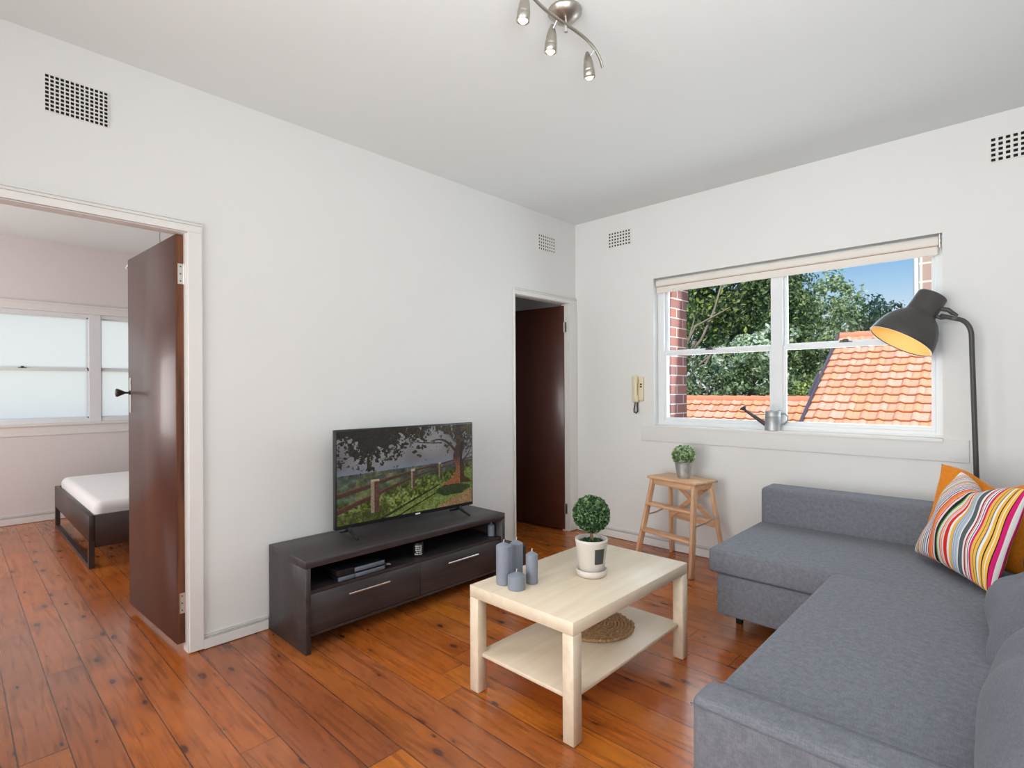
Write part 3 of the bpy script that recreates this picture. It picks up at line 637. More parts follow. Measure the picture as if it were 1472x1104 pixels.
jr = thing('candle_jar', 'black jar with rows of white lettering on the bench shelf', 'jar', (0.365, -2.045, 0.3035))
R = 0.031
build(MB().lathe([(0, 0.3035), (R-0.002, 0.3035), (R, 0.307), (R, 0.382), (R-0.003, 0.386), (R-0.004, 0.386), (R-0.004, 0.375), (0, 0.375)], 32, center=(0.365, -2.045, 0)), 'jar_body', M_BLACK, jr)
mb = MB()
va = math.atan2(-3.9555+2.045, 2.955-0.365)
rows = [[(-0.85, -0.12), (0.0, 0.42)], [(-0.8, -0.45), (-0.3, 0.02), (0.15, 0.5)], [(-0.8, -0.38), (-0.2, 0.5)], [(-0.65, -0.3), (-0.15, 0.42)], [(-0.95, -0.25), (-0.15, 0.5)]]
random.seed(3)
for ri, row in enumerate(rows):
    z = 0.3665-ri*0.0118
    for a, b in row:
        t = a
        while t < b:        # small letter-like blocks
            wdt = random.choice((0.05, 0.07, 0.09)); hh = random.choice((0.0028, 0.0034, 0.0040))
            vs = []
            for zz in (z-hh, z+hh):
                for k in range(3): an = va+0.25+t+wdt*k/2; vs.append((0.365+(R+0.0006)*math.cos(an), -2.045+(R+0.0006)*math.sin(an), zz))
            mb.add(vs, [(0, 1, 4, 3), (1, 2, 5, 4)]); t += wdt+0.03
build(mb, 'lettering', M_TEXT, jr)

def candle(x, y, z, r, h, label, group=None, wick=True):
    c = thing('pillar_candle', label, 'candle', (x, y, z), 0, group)
    prof = [(0, 0.0), (r*0.96, 0.0), (r, 0.004), (r, h-0.003), (r*0.985, h), (r*0.93, h+0.0015), (r*0.55, h+0.008), (r*0.2, h+0.0135), (0, h+0.015)]
    build(MB().lathe(prof, 32), 'wax_body', M_CANDLE, c, local=True)
    build(MB().tube([(0, 0, h+0.012), (0.001, 0, h+0.019), (0.002, 0.001, h+0.027)], 0.0016, 6), 'wick', M_WICK, c, local=True)
    return c
candle(0.375, -1.452, 0.3035, 0.023, 0.068, 'small grey candle at the end of the bench shelf')
candle(1.340, -2.315, 0.4505, 0.0325, 0.163, 'tall stout grey blue candle nearest the table corner', 'grey candles on the coffee table')
candle(1.318, -2.212, 0.4505, 0.029, 0.146, 'slender grey blue candle rising behind the others', 'grey candles on the coffee table')
candle(1.424, -2.228, 0.4505, 0.0262, 0.122, 'medium height grey blue candle nearest the potted topiary', 'grey candles on the coffee table')
candle(1.421, -2.322, 0.4505, 0.0365, 0.056, 'shortest and widest grey blue candle in front of the others', 'grey candles on the coffee table')

# ------------------------------------------------------------------ television
TVM = Matrix.Translation((0.213, -1.992, 0.4575)) @ Matrix.Rotation(math.radians(-3.0), 4, 'Z')
tv = thing('television', 'flat television on the bench showing a tree beside a rail fence', 'television', M=TVM)
HW, T0, T1 = 0.491, 0.045, 0.603       # local: x = towards the room, y along the wall
build(MB().rbox(-0.020, 0.012, -HW, HW, T0, T1, 0.004, 2), 'casing', M_BLACK, tv, local=True)
build(MB().rbox(-0.055, -0.018, -HW*0.7, HW*0.7, T0+0.03, T1-0.22, 0.012, 2), 'back_housing', M_BLACK, tv, local=True)
def screen_pixels(nx, ny):
    u, v = np.meshgrid((np.arange(nx)+0.5)/nx, (np.arange(ny)+0.5)/ny)     # v up
    y = 1-v
    rg = np.random.default_rng(5)
    def noise(f, seed):
        r = np.random.default_rng(seed); g = r.random((int(f*0.6)+3, f+3))
        X = u*f; Y = y*f*0.6; i = X.astype(int); j = Y.astype(int); a = X-i; b = Y-j; a = a*a*(3-2*a); b = b*b*(3-2*b)
        return (g[j, i]*(1-a)+g[j, i+1]*a)*(1-b)+(g[j+1, i]*(1-a)+g[j+1, i+1]*a)*b
    n1 = noise(6, 1); n2 = noise(14, 2); n3 = noise(34, 3); n4 = noise(80, 4); n5 = noise(160, 6)
    img = np.zeros((ny, nx, 3))
    C = lambda *c: np.array(c)/255.0
    sky = C(118, 116, 118)*(1-0.35*y[..., None]) + (n1[..., None]-0.5)*0.16 + (n2[..., None]-0.5)*0.07
    img[:] = np.clip(sky, 0, 1)
    hor = 0.475-0.03*u
    k = np.clip((y-hor+0.09)/0.09, 0, 1)[..., None]; img = img*(1-k)+(C(96, 104, 116)+(n2[..., None]-.5)*0.05)*k
    land = y > hor
    lc = C(52, 58, 56)+(n3[..., None]-.5)*0.16+(n4[..., None]-.5)*0.10+np.array([0.02, 0.05, -0.02])*np.clip((y-hor)*6, 0, 1)[..., None]
    band = (n2 > 0.62)[..., None]*C(24, 20, 4)
    img = np.where(land[..., None], lc+band, img)
    # near hillside rising to the right
    hill = 0.78-0.30*u+0.02*np.sin(u*9)
    gr = y > hill
    gc_ = C(84, 96, 38)+(n4[..., None]-.5)*0.34+(n3[..., None]-.5)*0.22+(n5[..., None]-.5)*0.2
    gc_ = gc_*(0.75+0.25*np.clip((y-hill)*4, 0, 1))[..., None]
    img = np.where(gr[..., None], gc_, img)
    # smoother lit grass, dirt to the right, shadows
    g2 = y > 1.02-0.58*np.clip(u-0.25, 0, 1)**0.9-0.0*u
    img = np.where((g2 & gr)[..., None], C(84, 98, 44)+(n5[..., None]-.5)*0.22+(n3[..., None]-.5)*0.12, img)
    dirt = (y > 0.98-0.55*(u-0.70)) & (u > 0.70)
    img = np.where(dirt[..., None], C(116, 92, 62)+(n5[..., None]-.5)*0.2, img)
    for (a, b, wd) in ((1.02, 0.66, 0.018), (1.10, 0.66, 0.014)):
        yy = a-(u-0.26)*b
        sh = (np.abs(y-yy) < wd*(1.2-u)) & (u > 0.28) & (u < 0.72)
        img = np.where(sh[..., None], img*0.35, img)
    dk = (y > 0.90-0.15*u) & (u < 0.34) & (n4 > 0.45)
    img = np.where(dk[..., None], img*0.5, img)
    bush = ((u-0.83)**2/0.016+(y-0.80)**2/0.003 < 1+n3) & (u > 0.65)
    img = np.where(bush[..., None], C(34, 46, 20)+(n5[..., None]-.5)*0.14, img)
    # fence rails and posts
    posts = [(-0.02, 0.66, 0.030, 1.05), (0.245, 0.565, 0.028, 0.92), (0.515, 0.500, 0.014, 0.71), (0.725, 0.455, 0.010, 0.625)]
    def rail(u0, y0, u1, y1, w0, w1):
        nonlocal img
        t = (u-u0)/(u1-u0); ok = (t >= 0) & (t <= 1); yc = y0+(y1-y0)*t; ww = w0+(w1-w0)*t
        m_ = ok & (np.abs(y-yc) < ww)
        sh = C(74, 46, 38)*(0.75+0.4*(y < yc-ww*0.5))[..., None]+(n5[..., None]-.5)*0.07
        img = np.where(m_[..., None], sh, img)
    for r_ in ((0.0, 0.685, 0.23, 0.610, 0.030, 0.026), (0.0, 0.855, 0.23, 0.735, 0.030, 0.026), (0.26, 0.590, 0.51, 0.515, 0.024, 0.015), (0.26, 0.715, 0.51, 0.585, 0.024, 0.014),
               (0.52, 0.508, 0.72, 0.468, 0.013, 0.009), (0.52, 0.578, 0.72, 0.515, 0.013, 0.009), (0.73, 0.465, 0.86, 0.438, 0.009, 0.008), (0.73, 0.513, 0.86, 0.487, 0.009, 0.008), (0.92, 0.440, 1.0, 0.425, 0.008, 0.008), (0.92, 0.480, 1.0, 0.468, 0.008, 0.008)): rail(*r_)
    for (pu, py0, hw_, py1) in posts[1:]:
        m_ = (np.abs(u-pu) < hw_) & (y > py0) & (y < py1)
        sh = np.where((u < pu-hw_*0.2)[..., None], C(120, 104, 86), C(70, 46, 38))+(n5[..., None]-.5)*0.12
        img = np.where(m_[..., None], sh, img)
        img = np.where(((np.abs(u-pu) < hw_) & (np.abs(y-py0) < 0.012))[..., None], C(150, 134, 112), img)
    # tree trunk
    tw = 0.038+0.10*np.clip((y-0.56)/0.18, 0, 1)**2.2+0.02*np.clip((0.12-y)/0.1, 0, 1)
    tcx = 0.885+0.02*np.clip(0.3-y, 0, 1)
    tr = (np.abs(u-tcx+0.01*np.sin(y*20)) < tw*(0.8+0.4*n3)) & (y < 0.74)
    tk = np.clip((y-0.36+0.12*(n3-.5))/0.18, 0, 1)[..., None]; tcol = C(48, 34, 30)*(1-tk)+C(112, 68, 42)*tk+(n5[..., None]-.5)*0.16
    tcol = np.where(((u > tcx+0.01))[..., None], tcol*0.45, tcol)
    img = np.where(tr[..., None], tcol, img)
    for (u0, y0, u1, y1, cv, wd) in ((0.86, 0.33, 0.66, 0.18, -0.07, 0.018), (0.92, 0.45, 1.0, 0.27, 0.03, 0.012), (0.91, 0.36, 0.99, 0.12, 0.0, 0.010), (0.74, 0.21, 0.40, 0.12, 0.02, 0.008)):
        for sgm in np.linspace(0, 1, 60):
            pu = u0+(u1-u0)*sgm; py = y0+(y1-y0)*sgm+cv*math.sin(sgm*PI); q = ((u-pu)**2+((y-py)*0.56)**2) < (wd*(1-0.6*sgm)*0.6)**2
            img = np.where(q[..., None], C(46, 34, 28), img)
    # canopy
    cov = 0.16+0.15*np.sin(u*7+0.4)+0.10*np.exp(-((u-0.20)/0.09)**2)+0.20*np.exp(-((u-0.56)/0.10)**2)+0.14*np.exp(-((u-0.38)/0.06)**2)+0.13*np.clip(u-0.6, 0, 1)
    lf = ((cov-y)*3.2 + (n3-0.5)*1.3+(n4-0.5)*1.1+(n5-.5)*0.7 > 0.10) & (y < 0.50)
    lc = C(24, 22, 17)+(n5[..., None]-.5)*0.16+np.where((n3 > 0.55)[..., None], C(34, 28, 6), 0)*np.clip((u-0.45)*2, 0, 1)[..., None]
    keep = tr & (y > 0.22)
    img = np.where((lf & ~keep)[..., None], lc, img)
    return np.clip(img, 0.004, 1)
NX, NY = 380, 214
px = screen_pixels(NX, NY)
lp = np.where(px <= 0.04045, px/12.92, ((px+0.055)/1.055)**2.4)
s0, s1, sz0, sz1 = -HW+0.010, HW-0.010, T0+0.022, T1-0.010
ys = np.linspace(s0, s1, NX+1); zs = np.linspace(sz0, sz1, NY+1)
V = np.array([(0.0124, a, b) for b in zs for a in ys]); ii, jj = np.meshgrid(np.arange(NX), np.arange(NY)); k0 = (jj*(NX+1)+ii).ravel()
F = np.stack([k0, k0+1, k0+NX+2, k0+NX+1], 1)
MS = bpy.data.materials.new('lit_screen'); MS.use_nodes = True; n = MS.node_tree; P = n.nodes['Principled BSDF']
a = n.nodes.new('ShaderNodeVertexColor'); a.layer_name = 'Col'; n.links.new(a.outputs[0], P.inputs['Emission Color']); P.inputs['Emission Strength'].default_value = 0.95
P.inputs['Base Color'].default_value = (0.01, 0.01, 0.01, 1); P.inputs['Roughness'].default_value = 0.28
raw_mesh('screen', V, F, MS, tv, colors=lp.reshape(-1, 3))
build(MB().box(0.0125, 0.0135, 0.03, 0.065, T0+0.006, T0+0.014), 'logo', M_TEXT, tv, local=True)
for yy in (-0.405, 0.385):
    mb = MB()
    mb.tube([(0.0, yy, T0+0.006), (0.012, yy, 0.034), (0.05, yy, 0.018), (0.112, yy-0.004, 0.005)], [0.012, 0.012, 0.009, 0.006], 8)
    mb.tube([(0.0, yy, T0+0.006), (-0.012, yy, 0.034), (-0.05, yy, 0.018), (-0.10, yy-0.004, 0.005)], [0.012, 0.012, 0.009, 0.006], 8)
    build(mb, 'foot', M_BLACK, tv, local=True)

# ------------------------------------------------------------------ coffee table
tx0, tx1, ty0, ty1 = 1.243, 1.793, -2.424, -1.524
ct = thing('coffee_table', 'pale birch coffee table with a lower shelf in front of the sofa', 'table', ((tx0+tx1)/2, (ty0+ty1)/2, 0))
build(B(tx0, tx1, ty0, ty1, 0.400, 0.450, r=0.0015, seg=1), 'tabletop', M_BIRCH, ct)
for (a, b) in ((tx0, ty0), (tx1-0.05, ty0), (tx0, ty1-0.05), (tx1-0.05, ty1-0.05)):
    build(B(a, a+0.05, b, b+0.05, 0.003, 0.3995, r=0.0015, seg=1), 'leg', M_BIRCH, ct)
build(B(tx0+0.024, tx1-0.024, ty0+0.024, ty1-0.024, 0.150, 0.166, r=0.001, seg=1), 'shelf', M_BIRCH, ct)

# jute mat on the shelf
mt = thing('jute_mat', 'round braided jute mat on the coffee table shelf', 'mat', (1.485, -1.86, 0.1665))
mb = MB(); pts = []; rad = []; ds = 0.0055; an = 0.0; L_ = 0.0; gap_ = 0.0158
while True:
    rr = 0.006+gap_*an/(2*PI)
    if rr > 0.182: break
    ph = L_/0.0165*2*PI
    pts.append(((rr+0.0016*math.sin(ph*0.5))*math.cos(an), (rr+0.0016*math.sin(ph*0.5))*math.sin(an), 0.0105+0.0012*math.sin(ph*0.5+1))); rad.append(0.0076+0.0024*math.sin(ph))
    L_ += ds; an += ds/max(rr, 0.008)
mb.tube(pts, rad, 7)
build(mb, 'braid', M_JUTE, mt, local=True)
tag(mt, 'round braided jute mat on the coffee table shelf', 'mat')

# ------------------------------------------------------------------ plants
def leaves(name, P, Nn, size, cols, parent=None, aspect=0.5, jitter=0.6, kind=None, curl=True):
    """many small diamond leaves: P positions (n,3), Nn normals (n,3)"""
    n_ = len(P); r = RNG
    Nn = Nn + r.normal(0, jitter, (n_, 3)); Nn /= np.linalg.norm(Nn, axis=1)[:, None]
    t = r.normal(0, 1, (n_, 3)); t -= (t*Nn).sum(1)[:, None]*Nn; t /= np.linalg.norm(t, axis=1)[:, None]
    b = np.cross(Nn, t); s_ = size*(0.6+0.8*r.random(n_))[:, None]
    a0 = P-t*s_*0.5; a1 = P+b*s_*aspect*0.5+Nn*s_*0.08; a2 = P+t*s_*0.5; a3 = P-b*s_*aspect*0.5+Nn*s_*0.08
    V = np.stack([a0, a1, a2, a3], 1).reshape(-1, 3); F = np.arange(n_*4).reshape(-1, 4)
    cols = np.array(cols); c = cols[r.integers(0, len(cols), n_)]*(0.8+0.4*r.random((n_, 1)))
    return raw_mesh(name, V, F, M_LEAF, parent, colors=np.clip(c, 0, 1))
def sph(n_, shell=0.0):
    d = RNG.normal(0, 1, (n_, 3)); d /= np.linalg.norm(d, axis=1)[:, None]
    r = (shell**3+(1-shell**3)*RNG.random(n_))**(1/3); return d, d*r[:, None]

tp = thing('potted_topiary', 'round clipped topiary in a pale ceramic pot with a black label square', 'plant', (1.552, -1.968, 0.4505))
build(MB().lathe([(0, 0.0), (0.056, 0.0), (0.066, 0.004), (0.070, 0.030), (0.066, 0.031), (0.060, 0.008), (0.0, 0.008)], 40), 'saucer', M_POT, tp, local=True)
build(MB().lathe([(0, 0.009), (0.052, 0.009), (0.055, 0.012), (0.071, 0.148), (0.0725, 0.152), (0.0725, 0.164), (0.067, 0.164), (0.064, 0.140), (0.0, 0.140)], 48), 'pot', M_POT, tp, local=True)
mb = MB(); ang0 = math.atan2(-3.9555+1.968, 2.955-1.552)
vs = []; nk = 8
for k in range(nk+1):
    an = ang0+0.22+0.72*k/nk
    for z in (0.062, 0.130):
        rr = 0.055+(z-0.012)/(0.148-0.012)*0.016+0.0008; vs.append((rr*math.cos(an), rr*math.sin(an), z))
mb.add(vs, [(2*k, 2*k+2, 2*k+3, 2*k+1) for k in range(nk)], True)
build(mb, 'label_square', M_CHALK, tp, local=True)
build(MB().lathe([(0, 0.148), (0.03, 0.147), (0.064, 0.142)], 24), 'moss', M_SOIL, tp, local=True)
mb = MB()
for (dx, dy) in ((-0.004, 0.002), (0.005, -0.002), (0.0, 0.005)): mb.tube([(dx*2.0, dy*2, 0.140), (dx*1.2, dy, 0.18), (dx*2.2, dy*2.2, 0.215), (dx*5, dy*5, 0.25)], [0.005, 0.004, 0.0035, 0.002], 7)
build(mb, 'stem', M_BARK, tp, local=True)
d, p = sph(4200, 0.78)
G = [lin((64, 104, 56)), lin((46, 84, 44)), lin((100, 142, 88)), lin((34, 64, 38)), lin((148, 180, 132))]
leaves('foliage', p*np.array([0.082, 0.082, 0.082])+np.array([0, 0, 0.272]), d, 0.0145, G, tp, 0.55, 0.75)
d, p = sph(500, 0.3); p[:, 2] = np.abs(p[:, 2])
leaves('moss_leaves', p*np.array([0.058, 0.058, 0.016])+np.array([0, 0, 0.144]), d, 0.012, G[:4], tp, 0.5, 0.8)

bp = thing('potted_herb', 'small variegated plant in a ribbed zinc bucket on the step stool', 'plant', (1.165, -0.262, 0.6305))
prof = [(0, 0.0), (0.042, 0.0), (0.043, 0.003)]
for k in range(7): z = 0.02+k*0.012; prof += [(0.0435+z*0.17, z), (0.0455+z*0.17, z+0.004), (0.0435+(z+0.008)*0.17, z+0.008)]
prof += [(0.062, 0.112), (0.065, 0.115), (0.065, 0.119), (0.060, 0.119), (0.058, 0.105), (0, 0.105)]
build(MB().lathe(prof, 36), 'bucket', M_ZINC, bp, local=True)
mb = MB()
for k in range(26):
    a_ = random.random()*2*PI; r_ = 0.02+0.06*random.random(); h_ = 0.14+0.07*random.random()
    mb.tube([(0.02*math.cos(a_), 0.02*math.sin(a_), 0.10), (r_*0.7*math.cos(a_), r_*0.7*math.sin(a_), h_), (r_*math.cos(a_), r_*math.sin(a_), h_+0.02)], 0.0012, 5)
build(mb, 'stems', mat('green_stem', lin((96, 130, 70)), 0.7), bp, local=True)
d, p = sph(1500, 0.35)
GG = [lin((206, 222, 184)), lin((236, 240, 222)), lin((140, 176, 112)), lin((84, 126, 66)), lin((150, 184, 120))]
leaves('foliage', p*np.array([0.084, 0.084, 0.070])+np.array([0, 0, 0.166]), d, 0.023, GG, bp, 0.6, 0.8)

# ------------------------------------------------------------------ step stool
st = thing('step_stool', 'beech folding step stool with two treads under the window', 'step stool', (1.150, -0.262, 0), -0.215)
def sl(n_, mb_, mt_): return build(mb_, n_, mt_, st, local=True)
sl('top_board', MB().rbox(-0.215, 0.215, -0.130, 0.125, 0.612, 0.630, 0.004, 2), M_BEECHX)
FT, FB_ = (0.182, -0.095), (0.245, -0.215)      # front leg top / foot  (x, y) half
RT, RB = (0.178, 0.090), (0.235, 0.172)
def lerp(a, b, t): return tuple(a[i]+(b[i]-a[i])*t for i in range(len(a)))
def fp(s, z): t = 1-z/0.61; x, y = lerp(FT, FB_, t); return (s*x, y, z)
def rp(s, z): t = 1-z/0.61; x, y = lerp(RT, RB, t); return (s*x, y, z)
for s_ in (-1, 1):
    sl('front_leg', MB().bar(fp(s_, 0.002), fp(s_, 0.611), 0.022, 0.044, side=(1, 0, 0), r=0.003), M_BEECH)
    sl('rear_leg', MB().bar(rp(s_, 0.002), rp(s_, 0.590), 0.020, 0.036, side=(1, 0, 0), r=0.003), M_BEECH)
    sl('side_rail', MB().bar((s_*0.182, -0.10, 0.590), (s_*0.180, 0.10, 0.590), 0.020, 0.040, side=(1, 0, 0), r=0.003), M_BEECHX)
    a, b = fp(s_, 0.335), rp(s_, 0.375); mid = tuple((a[i]+b[i])/2 for i in range(3)); mid = (mid[0], mid[1], mid[2]-0.012)
    sl('metal_stay', MB().bar((a[0]+s_*0.013, a[1], a[2]), (mid[0]+s_*0.013, mid[1], mid[2]), 0.002, 0.012, side=(1, 0, 0)).bar((mid[0]+s_*0.015, mid[1], mid[2]), (b[0]+s_*0.013, b[1], b[2]), 0.002, 0.012, side=(1, 0, 0)).cyl((mid[0]+s_*0.010, mid[1], mid[2]), (mid[0]+s_*0.019, mid[1], mid[2]), 0.006, n=10), M_METAL)
for z in (0.232, 0.425):
    a = fp(1, z); sl('tread', MB().rbox(-a[0]-0.006 if z < .3 else -a[0]-0.006, a[0]-0.008, a[1]-0.030, a[1]+0.052, z-0.010, z+0.010, 0.006, 2), M_BEECHX)
sl('front_apron', MB().rbox(-0.172, 0.172, -0.108, -0.092, 0.570, 0.610, 0.002, 1), M_BEECHX)
for (z0, z1) in ((0.285, 0.335),):
    a = rp(1, 0.31); sl('rear_rail', MB().rbox(-a[0]+0.01, a[0]-0.01, a[1]-0.008, a[1]+0.008, z0, z1, 0.002, 1), M_BEECHX)
a, b = rp(-1, 0.30), rp(1, 0.585); sl('cross_brace', MB().bar((a[0]+0.01, a[1]-0.012, a[2]), (b[0]-0.01, b[1]-0.012, b[2]), 0.012, 0.034, side=(0, 1, 0)), M_BEECHX)
a, b = rp(1, 0.30), rp(-1, 0.585); sl('cross_brace', MB().bar((a[0]-0.01, a[1]+0.004, a[2]), (b[0]+0.01, b[1]+0.004, b[2]), 0.012, 0.034, side=(0, 1, 0)), M_BEECHX)

# ------------------------------------------------------------------ watering can on the sill
wc = thing('watering_can', 'small galvanised watering can with a black spout on the window sill', 'watering can', (1.690, 0.022, 0.985))
R = 0.052
build(MB().lathe([(0, 0.0), (R, 0.0), (R+0.001, 0.003), (R, 0.006), (R, 0.098), (R+0.0015, 0.101), (R, 0.104), (R, 0.132), (R+0.0015, 0.135), (R-0.001, 0.136), (R-0.003, 0.12), (0, 0.118)], 40), 'can_body', M_ZINC, wc, local=True)
wdir = Vector((-0.86, -0.30, 0)).normalized()
p0 = wdir*0.045+Vector((0, 0, 0.042)); p1 = wdir*0.180+Vector((0, 0, 0.142))
build(MB().tube([p0, p0.lerp(p1, 0.5), p1], [0.016, 0.0125, 0.009], 14), 'spout', M_BLACKMETAL, wc, local=True)
q = (p1-p0).normalized(); rd = (q+Vector((0, 0, 0.9))+wdir*0.2).normalized()
a_ = rd.orthogonal().normalized(); b_ = rd.cross(a_); rm = Matrix.Identity(4)
for i in range(3): rm[i][0] = a_[i]; rm[i][1] = b_[i]; rm[i][2] = rd[i]; rm[i][3] = p1[i]
build(MB().lathe([(0, -0.004), (0.008, -0.002), (0.024, 0.016), (0.026, 0.020), (0.020, 0.025), (0.0, 0.027)], 24, rm), 'spout_rose', M_BLACKMETAL, wc, local=True)
build(MB().tube([wdir*0.05+Vector((0, 0, 0.112)), wdir*0.125+Vector((0, 0, 0.108))], 0.0035, 8), 'brace', M_ZINC2, wc, local=True)
hp = []
for k in range(13):
    t = PI*k/12; hp.append((wdir*(0.030*math.cos(t)-0.004)+Vector((0, 0, 0.132+0.055*math.sin(t)))))
mb = MB()
sd = Vector((-wdir.y, wdir.x, 0))
for k in range(12):
    a0, a1 = hp[k], hp[k+1]
    w_ = 0.011
    mb.add([a0-sd*w_, a0+sd*w_, a1+sd*w_, a1-sd*w_, a0*1.0-sd*w_-Vector((0, 0, .0015)), a0+sd*w_-Vector((0, 0, .0015)), a1+sd*w_-Vector((0, 0, .0015)), a1-sd*w_-Vector((0, 0, .0015))], [(0, 1, 2, 3), (4, 7, 6, 5), (0, 4, 5, 1), (2, 6, 7, 3)], True)
build(mb, 'top_handle', M_ZINC2, wc, local=True)
hp = [(-wdir*0.050+Vector((0, 0, 0.115))), (-wdir*0.078+Vector((0, 0, 0.118))), (-wdir*0.095+Vector((0, 0, 0.098))), (-wdir*0.092+Vector((0, 0, 0.070))), (-wdir*0.070+Vector((0, 0, 0.045))), (-wdir*0.050+Vector((0, 0, 0.040)))]
build(MB().tube(hp, 0.0055, 8), 'rear_handle', M_ZINC2, wc, local=True)

# ------------------------------------------------------------------ intercom handset
ic = thing('intercom_handset', 'cream intercom handset with a short black cord on the wall', 'intercom', (0.655, 0, 1.28))
build(MB().rbox(0.618, 0.698, -0.022, -0.0005, 1.180, 1.378, 0.006, 3), 'base_plate', M_CREAM, ic)
mb = MB()
mb.rbox(0.612, 0.662, -0.056, -0.0225, 1.325, 1.388, 0.012, 3); mb.rbox(0.612, 0.662, -0.056, -0.0225, 1.168, 1.232, 0.012, 3); mb.rbox(0.616, 0.658, -0.060, -0.034, 1.19, 1.368, 0.012, 3)
build(mb, 'handset', M_CREAM, ic)
for z in (1.318, 1.298): build(MB().rbox(0.672, 0.690, -0.027, -0.0222, z-0.006, z+0.006, 0.002, 2), 'button', M_BLACK, ic)
cp = [(0.637, -0.040, 1.172), (0.631, -0.038, 1.135), (0.620, -0.034, 1.105), (0.622, -0.030, 1.085), (0.638, -0.028, 1.080), (0.650, -0.026, 1.095), (0.646, -0.022, 1.13), (0.643, -0.016, 1.182)]
build(MB().tube(cp, 0.0055, 8), 'cord', M_BLACK, ic)

# ------------------------------------------------------------------ corner sofa
sf = thing('corner_sofa', 'grey fabric corner sofa with a chaise along the window wall', 'sofa', (2.6, -1.4, 0))
build(MB().rbox(1.800, 3.25, -1.205, -0.452, 0.112, 0.323, 0.012, 3), 'chaise_base', M_SOFA, sf)
build(MB().rbox(1.764, 3.25, -1.221, -0.452, 0.328, 0.450, 0.016, 4), 'chaise_seat', M_SOFA, sf)
build(MB().rbox(1.764, 3.42, -0.450, -0.245, 0.10, 0.664, 0.030, 5), 'side_rest', M_SOFA, sf)
build(MB().rbox(2.372, 3.25, -2.512, -1.226, 0.10, 0.322, 0.010, 3), 'seat_base', M_SOFA, sf)
build(MB().rbox(2.338, 3.25, -2.512, -1.236, 0.325, 0.462, 0.020, 4, rv=0.045), 'seat_cushion', M_SOFA, sf)
build(MB().rbox(2.330, 3.42, -2.632, -2.514, 0.045, 0.492, 0.022, 4), 'armrest', M_SOFA, sf)
build(MB().tube([(2.3295, -2.6325, 0.470), (3.29, -2.6325, 0.470)], 0.0022, 6).tube([(2.334, -2.516, 0.4905), (3.2, -2.516, 0.4905)], 0.0015, 6), 'piping', M_CUSH, sf)
build(MB().rbox(3.252, 3.42, -2.512, -0.452, 0.10, 0.70, 0.030, 4), 'backrest', M_SOFA, sf)
for (x, y) in ((1.835, -0.985), (1.835, -0.50), (2.42, -2.45), (3.05, -2.45), (3.05, -0.55)):
    build(MB().cyl((x, y, 0.001), (x, y, 0.113), 0.020, 0.028, n=4, smooth=False), 'leg', M_BLACK, sf)

def pillow_grid(w, h, t, nu, nv, pinch=0.06, dent=0.0, wr=0.0, seed=0, sag=0.0, pw=0.42, taper=0.0):
    r = np.random.default_rng(seed)
    u, v = np.meshgrid(np.linspace(-1, 1, nu), np.linspace(-1, 1, nv))
    e = np.clip((1-u**2), 0, 1)**pw*np.clip((1-v**2), 0, 1)**pw
    X = u*w/2*(1-pinch*(1-v**2)); Y = v*h/2*(1-pinch*(1-u**2))
    X = X-taper*w*(u+1)/2*(v+1)/2
    Y = Y-dent*np.exp(-(u/0.42)**2)*np.clip((v+0.3)/1.3, 0, 1)**1.5
    wrk = 0
    if wr:
        for k in range(7):
            a = r.random()*2*PI; f = 3+7*r.random(); ph = r.random()*6
            wrk = wrk+np.sin((u*math.cos(a)+v*math.sin(a))*f+ph+1.5*np.sin(u*2+ph))*wr/(1+0.35*k)
    Z = e*(t/2)*(1-sag*v)+wrk*e
    return u, v, X, Y, Z
def pillow(name, label, cat, O, ex, ey, w, h, t, material, nu=60, nv=60, colfun=None, group=None, flip=1, **k):
    """O centre; ex along the width, ey up the height; front = ex x ey"""
    u, v, X, Y, Z = pillow_grid(w, h, t, nu, nv, **k)
    ex = Vector(ex).normalized(); ey = Vector(ey); ey = (ey-ex*ey.dot(ex)).normalized(); ez = ex.cross(ey)
    Mx = np.array([ex, ey, ez]).T
    fr = np.stack([X, Y, Z], -1).reshape(-1, 3); bk = np.stack([X, Y, -Z*0.9], -1).reshape(-1, 3)
    V = np.concatenate([fr, bk])@Mx.T+np.array(O)
    ii, jj = np.meshgrid(np.arange(nu-1), np.arange(nv-1)); k0 = (jj*nu+ii).ravel(); n0 = nu*nv
    F = np.concatenate([np.stack([k0, k0+1, k0+nu+1, k0+nu], 1), n0+np.stack([k0, k0+nu, k0+nu+1, k0+1], 1)])
    cols_ = None
    if colfun is not None:
        uc = (u[:-1, :-1]+u[1:, 1:])/2; vc = (v[:-1, :-1]+v[1:, 1:])/2; c = colfun(uc, vc).reshape(-1, 3); cols_ = np.concatenate([c, c[:, :]])
    o = raw_mesh(name, V, F, material, colors=cols_, smooth=True)
    bm = bmesh.new(); bm.from_mesh(o.data); bmesh.ops.remove_doubles(bm, verts=bm.verts, dist=1e-5); bm.to_mesh(o.data); bm.free()
    o.data.polygons.foreach_set('use_smooth', [True]*len(o.data.polygons))
    return tag(o, label, cat, group)

